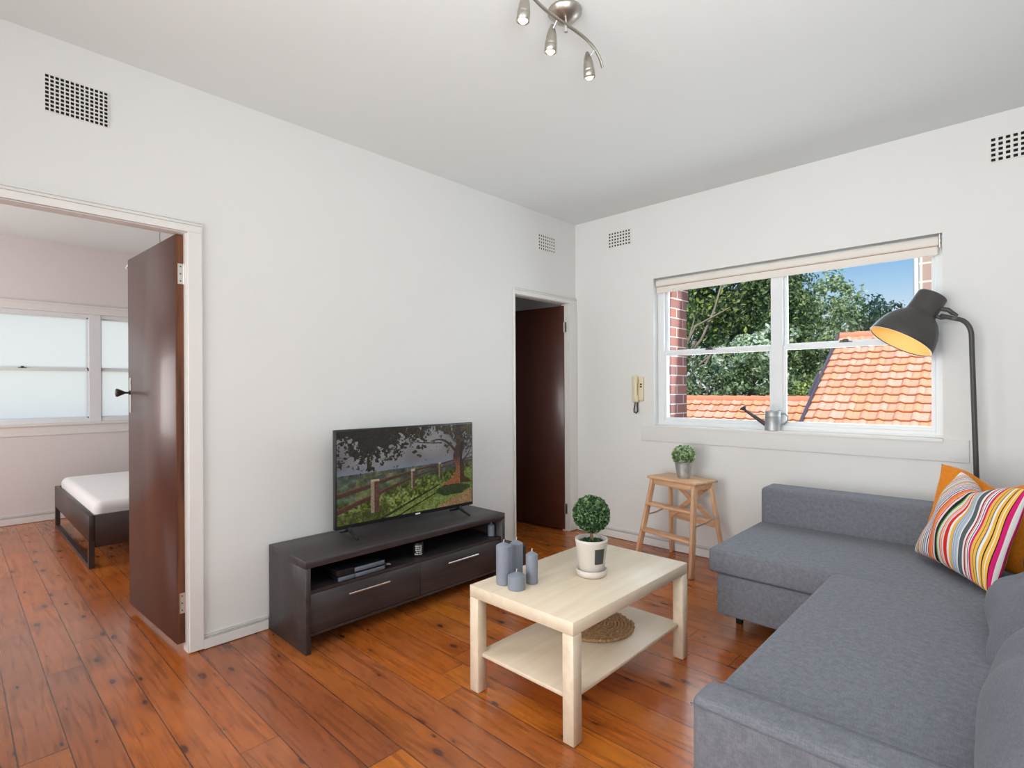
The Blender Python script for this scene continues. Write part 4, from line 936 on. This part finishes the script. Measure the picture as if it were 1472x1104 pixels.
lean = Vector((0.70, 0, 0.71))
pillow('back_cushion', 'plump grey back cushion at the near end of the sofa', 'cushion', (3.080, -2.345, 0.625), (0, -1, 0), lean, 0.66, 0.49, 0.24, M_CUSH, pinch=0.03, wr=0.016, seed=3, pw=0.36, sag=0.12)
pillow('back_cushion', 'grey back cushion between the near cushion and the striped pillow', 'cushion', (3.060, -1.545, 0.620), (0, -1, 0), lean, 0.60, 0.50, 0.22, M_CUSH, pinch=0.05, wr=0.014, seed=5, pw=0.36, sag=0.12)
pillow('back_cushion', 'grey back cushion in the corner behind the striped pillow', 'cushion', (3.150, -0.800, 0.665), (0, -1, 0), lean, 0.60, 0.52, 0.18, M_CUSH, pinch=0.05, wr=0.008, seed=8, pw=0.36)

SC = dict(w=(238, 234, 232), k=(32, 32, 38), r=(216, 48, 40), d=(168, 28, 52), m=(214, 36, 112), o=(240, 130, 46), y=(236, 184, 84), g=(126, 172, 62), b=(140, 158, 182), l=(184, 198, 212), s=(92, 98, 102), p=(234, 190, 196), n=(158, 74, 50), t=(222, 160, 110))
SEQ = ('w4 r1 w3 k3 w4 y4 w2 k2 w3 m3 p3 g4 w3 p2 d2 w2 b3 w2 l2 p2 w3 g5 w2 r3 w2 t3 w2 b4 w3 n3 w2 b5 w3 k3 w3 m3 o6 t2 o2 w1 r3 w1 p2 w2 k9 g4 w3 l2 w2 o4 w1 p2 n1 w2 p1 w1 r8 w5 y5 b2 w1 b2 l4 b1 l3 w2 s9 w4 d3 w1 d1 w3 k1 w2 m4 y5 k1 y4 k1 l1 w3 y4 k1 y3 w1 y3 k1 m3 w2 p2 k1 w3 r2 w3 b3').split()
tot = sum(int(q[1:]) for q in SEQ); edges = np.cumsum([0]+[int(q[1:]) for q in SEQ])/tot
SCOL = np.array([lin(SC[q[0]]) for q in SEQ])
def stripes(u, v):
    s = (u+1)/2                      # 0..1 across
    # the cloth folds over at one upper corner, so the stripes turn there
    f = np.clip((v+0.05)/1.05, 0, 1); g_ = np.clip((0.62-s)/0.62, 0, 1)
    s2 = s-0.62*f**2.0*g_**0.8*0.62
    q = 0.17+0.77*s2
    q = np.clip(q, 0, 0.9999)
    return SCOL[np.clip(np.searchsorted(edges, q, side='right')-1, 0, len(SEQ)-1)]
BL = Vector((2.578, -0.690, 0.462)); BR = Vector((2.872, -1.150, 0.457)); ex = (BR-BL).normalized()
up_ = Vector((0.150, 0.125, 0.385)).normalized()
W_ = (BR-BL).length*1.00; Hh = 0.445
pillow('striped_pillow', 'multicoloured striped square pillow leaning in the sofa corner', 'pillow', (BL+BR)/2+up_*(Hh/2)+Vector((0.0, 0.0, 0.012)), ex, up_, W_, Hh, 0.165, M_STRIPE, nu=420, nv=70, colfun=stripes, pinch=0.05, dent=0.062, wr=0.006, seed=2, taper=0.20)
BL2 = Vector((2.542, -0.565, 0.470)); ex2 = Vector((0.70, -0.40, 0.0)).normalized(); up2 = Vector((0.140, 0.100, 0.400)).normalized()
pillow('orange_pillow', 'plain orange square pillow tucked behind the striped one', 'pillow', BL2+ex2*0.275+up2*0.225, ex2, up2, 0.55, 0.455, 0.12, M_ORANGE, pinch=0.06, dent=0.070, wr=0.006, seed=9)

# ------------------------------------------------------------------ floor lamp
fl = thing('floor_lamp', 'dark grey floor lamp with a lit bell shade standing behind the sofa', 'floor lamp', (2.78, -0.13, 0))
build(MB().lathe([(0, 0.0), (0.108, 0.0), (0.112, 0.006), (0.112, 0.020), (0.106, 0.026), (0.02, 0.030), (0, 0.030)], 40, center=(2.78, -0.128, 0.001)), 'base', M_BLACKMETAL, fl)
pp = [(2.780, -0.128, 0.02), (2.776, -0.122, 0.78), (2.760, -0.122, 1.45), (2.758, -0.122, 1.56)]
for k in range(1, 9):
    t = k/8*PI/2*0.92; pp.append((2.758-0.060*(1-math.cos(t)), -0.122-0.02*(1-math.cos(t)), 1.56+0.095*math.sin(t)))
pp += [(2.650, -0.160, 1.672), (2.630, -0.168, 1.678)]
build(MB().tube(pp, 0.0125, 14), 'pole', M_BLACKMETAL, fl)
# shade: axis from the rim centre to the top of the neck
RC = Vector((2.452, -0.205, 1.545))
vdir = (RC-CAMP).normalized(); rr_ = vdir.cross(Vector((0, 0, 1))).normalized(); uu_ = rr_.cross(vdir)
ax = (rr_*0.50+uu_*0.83+vdir*0.27).normalized()
a_ = ax.orthogonal().normalized(); b_ = ax.cross(a_); LM = Matrix.Identity(4)
for i in range(3): LM[i][0] = a_[i]; LM[i][1] = b_[i]; LM[i][2] = ax[i]; LM[i][3] = RC[i]
out_ = [(0.164, 0.0), (0.166, 0.002), (0.165, 0.012), (0.160, 0.040), (0.150, 0.078), (0.135, 0.115), (0.112, 0.150), (0.090, 0.170), (0.080, 0.180), (0.078, 0.186), (0.076, 0.21), (0.075, 0.296), (0.072, 0.302), (0.0, 0.304)]
sh = build(MB().lathe(out_, 56, LM), 'shade', M_BLACKMETAL, fl)
inn = [(0.1635, 0.0005), (0.162, 0.012), (0.157, 0.040), (0.147, 0.078), (0.132, 0.113), (0.109, 0.147), (0.087, 0.167), (0.04, 0.176), (0.0, 0.178)]
build(MB().lathe(inn, 56, LM), 'shade_lining', M_SHADEIN, sh)
build(MB().lathe([(0.161, -0.0008), (0.1665, -0.0008), (0.1675, 0.001), (0.1665, 0.003), (0.161, 0.003)], 56, LM, closed=True), 'shade_rim', M_BLACK, sh)
bc = LM @ Vector((0, 0, 0.115))
bulb = build(MB().lathe([(0, 0.082), (0.018, 0.086), (0.028, 0.102), (0.026, 0.122), (0.014, 0.145), (0.013, 0.174), (0, 0.176)], 20, LM), 'bulb', mat('warm_bulb', (1, 0.8, 0.5), 0.4, emit=(1.0, 0.66, 0.26), estr=1.2), fl)
# bracket between neck and pole end
side = (Vector((2.650, -0.160, 1.672))-(LM @ Vector((0, 0, 0.24)))); side = (side-ax*side.dot(ax)).normalized()
n0 = LM @ Vector((0, 0, 0.245)); n1 = LM @ Vector((0, 0, 0.200))
b0 = n0+side*0.070; e0 = Vector((2.690, -0.148, 1.668))
br = [b0, n0+side*0.105+ax*0.006, n0+side*0.135-ax*0.004, e0+ax*0.012, e0-ax*0.008]
build(MB().tube(br, [0.013, 0.013, 0.012, 0.011, 0.010], 12), 'bracket', M_BLACKMETAL, fl)
build(MB().tube([n1+side*0.066, n1+side*0.10-ax*0.004, Vector((2.655, -0.160, 1.668)), e0-ax*0.004], 0.010, 12), 'lower_arm', M_BLACKMETAL, fl)
build(MB().cyl(e0-vdir*0.016-ax*0.006, e0+vdir*0.016-ax*0.006, 0.012, n=16), 'pivot_screw', M_BLACKMETAL, fl)
l = bpy.data.lights.new('lamp_bulb_light', 'POINT'); l.energy = 0.34; l.color = (1.0, 0.66, 0.30); l.shadow_soft_size = 0.03
lo = bpy.data.objects.new('lamp_bulb_light', l); COL.objects.link(lo); lo.location = LM @ Vector((0, 0, 0.060))

# ------------------------------------------------------------------ ceiling spotlights
cl = thing('ceiling_spotlight', 'satin nickel ceiling light with three bullet spots on a curved bar', 'ceiling light', (1.655, -2.275, H))
build(MB().lathe([(0, 0.0), (0.064, 0.0), (0.067, -0.004), (0.066, -0.012), (0.045, -0.034), (0.016, -0.046), (0.0, -0.047)][::-1], 40, center=(1.655, -2.275, H-0.0005)), 'ceiling_rose', M_NICKEL, cl)
ZB = 2.702
bp_ = []
for k in range(33):
    t = -1+2*k/32; y = -2.300+0.335*t; x = 1.676-0.055*np.sign(t)*abs(t)**2.6+0.010*math.sin(t*PI); bp_.append((float(x), y, ZB))
build(MB().tube(bp_, 0.0062, 12), 'curved_bar', M_NICKEL, cl)
build(MB().cyl((1.672, -2.292, 2.742), (1.676, -2.296, ZB-0.028), 0.0045, n=10).cyl((1.676, -2.296, ZB-0.030), (1.676, -2.296, ZB-0.024), 0.007, n=10), 'stem', M_CHROME, cl)
for (top, direc) in (((1.668, -2.520, 2.712), (-0.10, -0.05, -1)), ((1.640, -2.335, 2.700), (-0.12, 0.02, -1)), ((1.640, -2.106, 2.698), (-0.03, 0.22, -1))):
    dr = Vector(direc).normalized(); a_ = dr.orthogonal().normalized(); b_ = dr.cross(a_); mm = Matrix.Identity(4)
    for i in range(3): mm[i][0] = a_[i]; mm[i][1] = b_[i]; mm[i][2] = dr[i]; mm[i][3] = top[i]
    sp_ = build(MB().lathe([(0, 0.0), (0.006, 0.002), (0.013, 0.018), (0.0195, 0.042), (0.0225, 0.068), (0.0235, 0.074), (0.0225, 0.0755), (0.0235, 0.077), (0.0245, 0.102), (0.0225, 0.103), (0.0215, 0.092), (0, 0.090)], 28, mm), 'spot_head', M_NICKEL, cl)
    build(MB().lathe([(0.0, 0.088), (0.017, 0.092), (0.018, 0.101), (0.012, 0.108), (0, 0.110)], 20, mm), 'bulb', M_BULB, sp_)
    nb_ = min(bp_, key=lambda q: (Vector(q)-Vector(top)).length)
    build(MB().cyl(nb_, Vector(top)+dr*0.030, 0.0042, n=8), 'swivel', M_CHROME, sp_)

# ------------------------------------------------------------------ bed and pendant in the bedroom
bd = thing('bed', 'dark brown bed frame with a bare white mattress in the bedroom', 'bed', (-2.81, -2.3, 0))
xa, xb, ya, yb = -3.700, -1.915, -3.265, -1.16
build(B(xa, xb, ya, ya+0.035, 0.195, 0.385, r=0.003, seg=1), 'footboard', M_BED, bd)
build(B(xb-0.028, xb, ya+0.036, yb, 0.150, 0.385, r=0.003, seg=1), 'side_rail', M_BED, bd)
build(B(xa, xa+0.028, ya+0.036, yb, 0.150, 0.385, r=0.003, seg=1), 'side_rail', M_BED, bd)
mb = MB(); mb.box(xa, xa+0.045, ya, ya+0.035, 0.002, 0.1948); mb.box(xb-0.045, xb, ya, ya+0.035, 0.002, 0.1948); mb.box(xa+0.045, xb-0.045, ya, ya+0.035, 0.002, 0.024)
build(mb, 'loop_leg', M_BED, bd, bevel=0.002)
for x in (xa+0.02, xb-0.02): build(MB().bar((x, yb-0.03, 0.002), (x, yb-0.03, 0.149), 0.04, 0.04, side=(1, 0, 0)), 'leg', M_BED, bd)
build(B(xa+0.03, xb-0.03, ya+0.037, yb-0.005, 0.255, 0.275), 'slats', M_BED, bd)
ms = build(MB().rbox(xa+0.035, xb-0.032, ya+0.040, yb-0.01, 0.276, 0.470, 0.055, 6), 'mattress', M_SHEET, bd)

pd = thing('pendant_light', 'small pale pendant light hanging in the bedroom', 'pendant light', (-2.45, -2.69, HB))
build(MB().cyl((-2.45, -2.69, 2.44), (-2.45, -2.69, HB-0.02), 0.003, n=8), 'cord', mat('cord_grey', (0.30, 0.28, 0.26), 0.6), pd)
build(MB().lathe([(0, 0.0), (0.045, 0.0), (0.045, -0.015), (0.0, -0.025)][::-1], 24, center=(-2.45, -2.69, HB-0.001)), 'ceiling_cup', M_PENDANT, pd)
build(MB().lathe([(0.235, 2.318), (0.245, 2.320), (0.240, 2.330), (0.205, 2.385), (0.14, 2.425), (0.05, 2.445), (0.0, 2.447)], 40, center=(-2.45, -2.69, 0)), 'shade', M_PENDANT, pd)
build(MB().lathe([(0, 2.335), (0.03, 2.34), (0.036, 2.37), (0.02, 2.40), (0, 2.41)], 20, center=(-2.45, -2.69, 0)), 'bulb', mat('opal_bulb', (0.9, 0.9, 0.88), 0.3), pd)

# ------------------------------------------------------------------ outside
struct(B(-60, 40, 0.35, 70, -3.2, -3.0), 'ground', M_GROUND, 'grassy ground outside below the window', 'ground')
struct(B(-22, -4.35, -25, 0.3, -3.2, -3.0), 'ground_side', M_GROUND, 'ground outside beside the bedroom', 'ground')
bk = thing('brick_pier', 'red brick pier just outside the left edge of the window', 'pier', (0.6, 0.42, -3))
build(B(0.42, 0.800, 0.272, 0.560, -3.0, 2.045), 'brickwork', M_BRICK, bk)
build(B(0.41, 0.812, 0.272, 0.572, 2.046, 2.9), 'soldier_course', M_BRICK, bk)

def roof_mesh(name, x0, x1, yr, zr, pitch, ncourse, parent, cl=0.33, tw=0.30, seed=1, ridge=True):
    r = np.random.default_rng(seed); c, s = math.cos(pitch), math.sin(pitch)
    nx = int((x1-x0)/0.0375); xs = np.linspace(x0, x1, nx+1)
    wave = 0.042*np.abs(np.sin(PI*xs/tw))**0.7 + 0.014*np.cos(4*PI*xs/tw)
    V = []; F = []; Cc = []
    base = np.array(lin((238, 172, 138))); b2 = np.array(lin((244, 186, 158))); b3 = np.array(lin((236, 176, 134)))
    for k in range(ncourse):
        d0 = k*cl; d1 = (k+1)*cl+0.015
        i0 = len(V)
        for (d, lift) in ((d0, 0.0), (d1, 0.050), (d1, 0.018)):
            for j, x in enumerate(xs): V.append((x, yr-d*c-lift*s+wave[j]*0, zr-d*s+lift*c+wave[j]*c))
        n1 = nx+1
        tile = np.floor((xs[:-1]-x0)/tw+0.5*(k % 2)).astype(int); rnd = r.random(400)
        for j in range(nx):
            F.append((i0+j, i0+j+1, i0+n1+j+1, i0+n1+j)); q = rnd[tile[j] % 400]; col = base if q < .4 else (b2 if q < .75 else b3)
            jn = abs(((xs[j]-x0)/tw+0.5*(k % 2)) % 1.0) < 0.11
            Cc.append(col*(0.78 if jn else 1.0))
            F.append((i0+n1+j, i0+n1+j+1, i0+2*n1+j+1, i0+2*n1+j)); Cc.append(np.array(lin((222, 140, 84))))  # course lip in deeper orange, its shadow line put into the colour
    o = raw_mesh(name, np.array(V), np.array(F), M_TILE, parent, colors=np.array(Cc), smooth=False)
    if ridge:
        mb = MB(); x = x0
        while x < x1: mb.cyl((x, yr, zr+0.02), (min(x+0.42, x1), yr, zr+0.01), 0.115, 0.105, n=12); x += 0.40
        me_o = build(mb, 'ridge_cap', mat('ridge_tile', lin((226, 146, 112)), 0.85), parent)
    return o
def house(label, x0, x1, yr, zr, ncourse, seed, pitch=math.radians(32.8), hidden_back=True):
    h = thing('tiled_roof_house', label, 'house', ((x0+x1)/2, yr, -3.0))
    roof_ld = ncourse*0.33; ye = yr-roof_ld*math.cos(pitch); ze = zr-roof_ld*math.sin(pitch)
    INV[h.name] = Matrix.Identity(4); h.matrix_world = Matrix.Identity(4)
    roof_mesh('roof_tiles', x0, x1, yr, zr, pitch, ncourse, h, seed=seed)
    mb = MB(); yb2 = yr+roof_ld*math.cos(pitch)
    mb.add([(x0+0.1, ye+0.3, -3), (x1-0.1, ye+0.3, -3), (x1-0.1, yb2-0.3, -3), (x0+0.1, yb2-0.3, -3), (x0+0.1, ye+0.3, ze+0.12), (x1-0.1, ye+0.3, ze+0.12), (x1-0.1, yb2-0.3, ze+0.12), (x0+0.1, yb2-0.3, ze+0.12), (x0+0.1, yr, zr-0.08), (x1-0.1, yr, zr-0.08)],
           [(0, 1, 5, 4), (2, 3, 7, 6), (3, 0, 4, 8, 7), (1, 2, 6, 9, 5)])
    build(mb, 'house_walls', M_BRICK, h)
    build(MB().add([(x0, yr, zr-0.01), (x1, yr, zr-0.01), (x1, yb2, ze), (x0, yb2, ze)], [(0, 1, 2, 3)]), 'rear_roof', mat('rear_tiles', lin((200, 130, 96)), 0.85), h)
    build(MB().bar((x0-0.03, yr, zr+0.02), (x0-0.03, ye, ze+0.02), 0.05, 0.20, side=(1, 0, 0)), 'verge_board', M_VERGE, h)
    build(MB().tube([(x0, ye-0.06, ze-0.02), (x1, ye-0.06, ze-0.02)], 0.06, 10), 'gutter', M_PIPE, h)
    return h
house('house with a steep orange tiled roof filling the right window pane', -0.667, 6.5, 13.0, 2.66, 16, 1, pitch=math.radians(32.2))
house('lower orange tiled roof running behind the left window pane', -9.5, -0.76, 12.0, 0.93, 12, 2)
house('narrow piece of orange tiled roof peeping between two larger roofs', -1.70, -0.74, 15.2, 1.68, 5, 3)

ap = thing('apartment_building', 'pale block faced building beyond the steep tiled roof', 'building', (2.3, 16.5, -3))
build(B(0.745, 4.5, 16.0, 19.0, -3.0, 9.0), 'block_wall', M_PANEL, ap)
build(MB().cyl((0.672, 15.95, -3.0), (0.672, 15.95, 9.0), 0.062, n=14), 'downpipe', M_PIPE, ap)

# trees: every crown is a cloud of leaves over blobs, with trunk and boughs
def tree(name, label, base, blobs, nleaf, size, cols, trunk=None, boughs=(), density=0.25, tr=0.22):
    t = thing(name, label, 'tree' if 'tree' in name else 'bush', base)
    INV[t.name] = Matrix.Identity(4); t.matrix_world = Matrix.Identity(4)
    vol = np.array([b[3]*b[4]*b[5] for b in blobs])**(2/3); cnt = (nleaf*vol/vol.sum()).astype(int)
    P = []; D = []
    for b, c in zip(blobs, cnt):
        # each blob is made of smaller tufts
        k = max(6, c//45); d0, p0 = sph(k, 0.55); tuft = p0
        idx = RNG.integers(0, k, c); d, p = sph(c, 0.2)
        pos = tuft[idx]+p*np.array([density]*3); dd = d*0.6+d0[idx]*0.6
        P.append(pos*np.array(b[3:6])+np.array(b[:3])); D.append(dd)
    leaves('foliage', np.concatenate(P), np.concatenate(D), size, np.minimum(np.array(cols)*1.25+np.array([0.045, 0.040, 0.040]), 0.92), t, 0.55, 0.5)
    mb = MB()
    if trunk: mb.tube(trunk, [tr*(1-0.6*i/(len(trunk)-1)) for i in range(len(trunk))], 10)
    for b in boughs: mb.tube(b, [tr*0.36*(1-0.7*i/(len(b)-1)) for i in range(len(b))], 8)
    if mb.v: build(mb, 'trunk', M_TRUNK, t)
    return t
DG = [lin((84, 112, 66)), lin((66, 92, 54)), lin((108, 132, 80)), lin((126, 150, 92)), lin((54, 76, 46))]
YG = [lin((104, 130, 70)), lin((150, 170, 84)), lin((84, 108, 60)), lin((184, 198, 92)), lin((122, 142, 96))]
PG = [lin((206, 220, 190)), lin((164, 190, 146)), lin((228, 234, 214)), lin((126, 156, 108)), lin((100, 130, 84))]
OG = [lin((136, 158, 116)), lin((164, 182, 140)), lin((110, 134, 92)), lin((192, 204, 172)), lin((90, 114, 78))]
tree('fig_tree', 'spreading dark green fig tree with pale boughs in the left window pane', (-9.0, 22, -3),
     [(-10.6, 22.5, 5.2, 3.2, 2.0, 2.4), (-7.4, 22.8, 6.2, 2.8, 2.0, 2.4), (-9.2, 23.2, 7.6, 3.6, 2.0, 2.0), (-11.8, 22.2, 2.6, 2.4, 1.6, 2.0), (-6.0, 23.0, 4.4, 2.0, 1.6, 1.8)], 17000, 0.27, YG+DG,
     [(-9.8, 21.4, -3), (-9.6, 21.3, 0.5), (-9.2, 21.2, 2.2), (-8.7, 21.3, 3.6)],
     [[(-9.4, 21.2, 1.2), (-8.9, 20.7, 2.6), (-8.0, 20.6, 3.6), (-7.4, 20.6, 4.9), (-7.1, 20.8, 6.2)], [(-9.2, 21.2, 2.2), (-8.8, 20.5, 3.2), (-8.2, 20.4, 4.2), (-6.6, 20.4, 4.9)], [(-9.6, 21.3, 0.5), (-9.2, 20.6, 2.0), (-8.7, 20.5, 3.3), (-8.3, 20.5, 4.6)], [(-8.3, 20.2, -1.5), (-8.0, 20.1, 0.9), (-7.7, 20.1, 2.2), (-7.2, 20.2, 3.2)], [(-8.6, 20.2, -1.5), (-8.35, 20.1, 1.0), (-8.1, 20.1, 2.6)], [(-8.0, 20.2, -1.0), (-7.5, 20.1, 1.3), (-6.9, 20.1, 2.5)], [(-9.7, 21.3, 0.0), (-8.9, 20.6, 1.4), (-8.2, 20.5, 2.3), (-7.4, 20.5, 2.9)]], tr=0.30)
tree('frangipani_bush', 'pale leaved bush above the low roof ridge in the left pane', (-5.6, 18.5, -3),
     [(-4.9, 18.6, 2.7, 1.1, 0.9, 0.9), (-6.0, 18.6, 2.4, 1.0, 0.8, 0.8), (-4.2, 18.7, 3.1, 0.9, 0.8, 0.9)], 3600, 0.20, PG, [(-5.3, 19, -3), (-5.2, 19, 0), (-5.0, 18.9, 2.0)], [], tr=0.12)
tree('dense_bush', 'dull green bushes massed behind the low roof ridge', (-6.0, 17.5, -3),
     [(-6.6, 18.2, 1.2, 1.6, 0.9, 0.9), (-4.6, 18.0, 1.3, 1.5, 0.9, 1.1), (-3.2, 18.4, 0.9, 1.1, 0.8, 0.9), (-8.2, 18.4, 0.9, 1.4, 0.9, 0.8), (-9.4, 19.6, 2.6, 1.5, 0.8, 1.3)], 8000, 0.17, OG+DG, tr=0.1)
tree('evergreen_tree', 'dense deep green tree just right of the window mullion', (-4.7, 21, -3),
     [(-4.6, 21.2, 4.6, 1.3, 1.1, 2.2), (-4.9, 21.4, 6.6, 1.5, 1.1, 1.5), (-4.2, 21.0, 2.6, 1.2, 1.0, 1.4)], 9000, 0.17, DG+DG+YG[:2], [(-4.6, 21.6, -3), (-4.6, 21.6, 1), (-4.6, 21.5, 4)], tr=0.2)
tree('gum_tree', 'tall pale green tree with an open crown against the sky', (-2.9, 23, -3),
     [(-3.2, 23.0, 5.0, 1.0, 0.9, 1.35), (-2.5, 22.8, 3.6, 1.0, 0.9, 1.5), (-3.6, 22.8, 3.4, 0.9, 0.8, 1.5)], 5200, 0.17, OG+PG[:2], [(-3.0, 23.4, -3), (-3.0, 23.4, 2), (-3.1, 23.3, 5)], [[(-3.0, 23.4, 2.5), (-2.6, 23.2, 4.0), (-2.4, 23.0, 5.4)]], tr=0.14)
tree('olive_tree', 'grey green tree whose crown slopes down towards the steep roof', (-1.0, 20, -3),
     [(-1.75, 20.2, 3.6, 1.1, 0.9, 1.45), (-0.9, 20.0, 3.2, 1.1, 0.9, 1.35), (0.0, 20.0, 2.8, 1.1, 0.9, 1.15), (-2.6, 19.8, 2.2, 1.2, 0.9, 1.4), (-1.2, 19.8, 1.8, 1.4, 0.9, 1.2)], 11000, 0.15, OG+YG[:3], [(-1.2, 20.6, -3), (-1.2, 20.6, 1), (-1.3, 20.4, 3.2)], tr=0.16)
tree('leafy_bush', 'bright green bush at the foot of the trees by the steep roof', (-3.0, 17, -3),
     [(-2.9, 17.6, 0.9, 1.0, 0.7, 0.9), (-2.0, 17.4, 0.7, 0.8, 0.7, 0.8)], 3000, 0.13, YG, tr=0.1)
# a far belt of dark trees closing the view
tree('far_tree', 'dark belt of trees far behind the nearer crowns', (-12, 32, -3),
     [(-22, 33, 3.5, 5, 2, 5.5), (-15, 34, 4.0, 5, 2, 5.0), (-9, 33, 3.0, 4.5, 2, 4.2), (-4.2, 33, 1.6, 3.6, 2, 3.6)], 16000, 0.40, DG, tr=0.3)
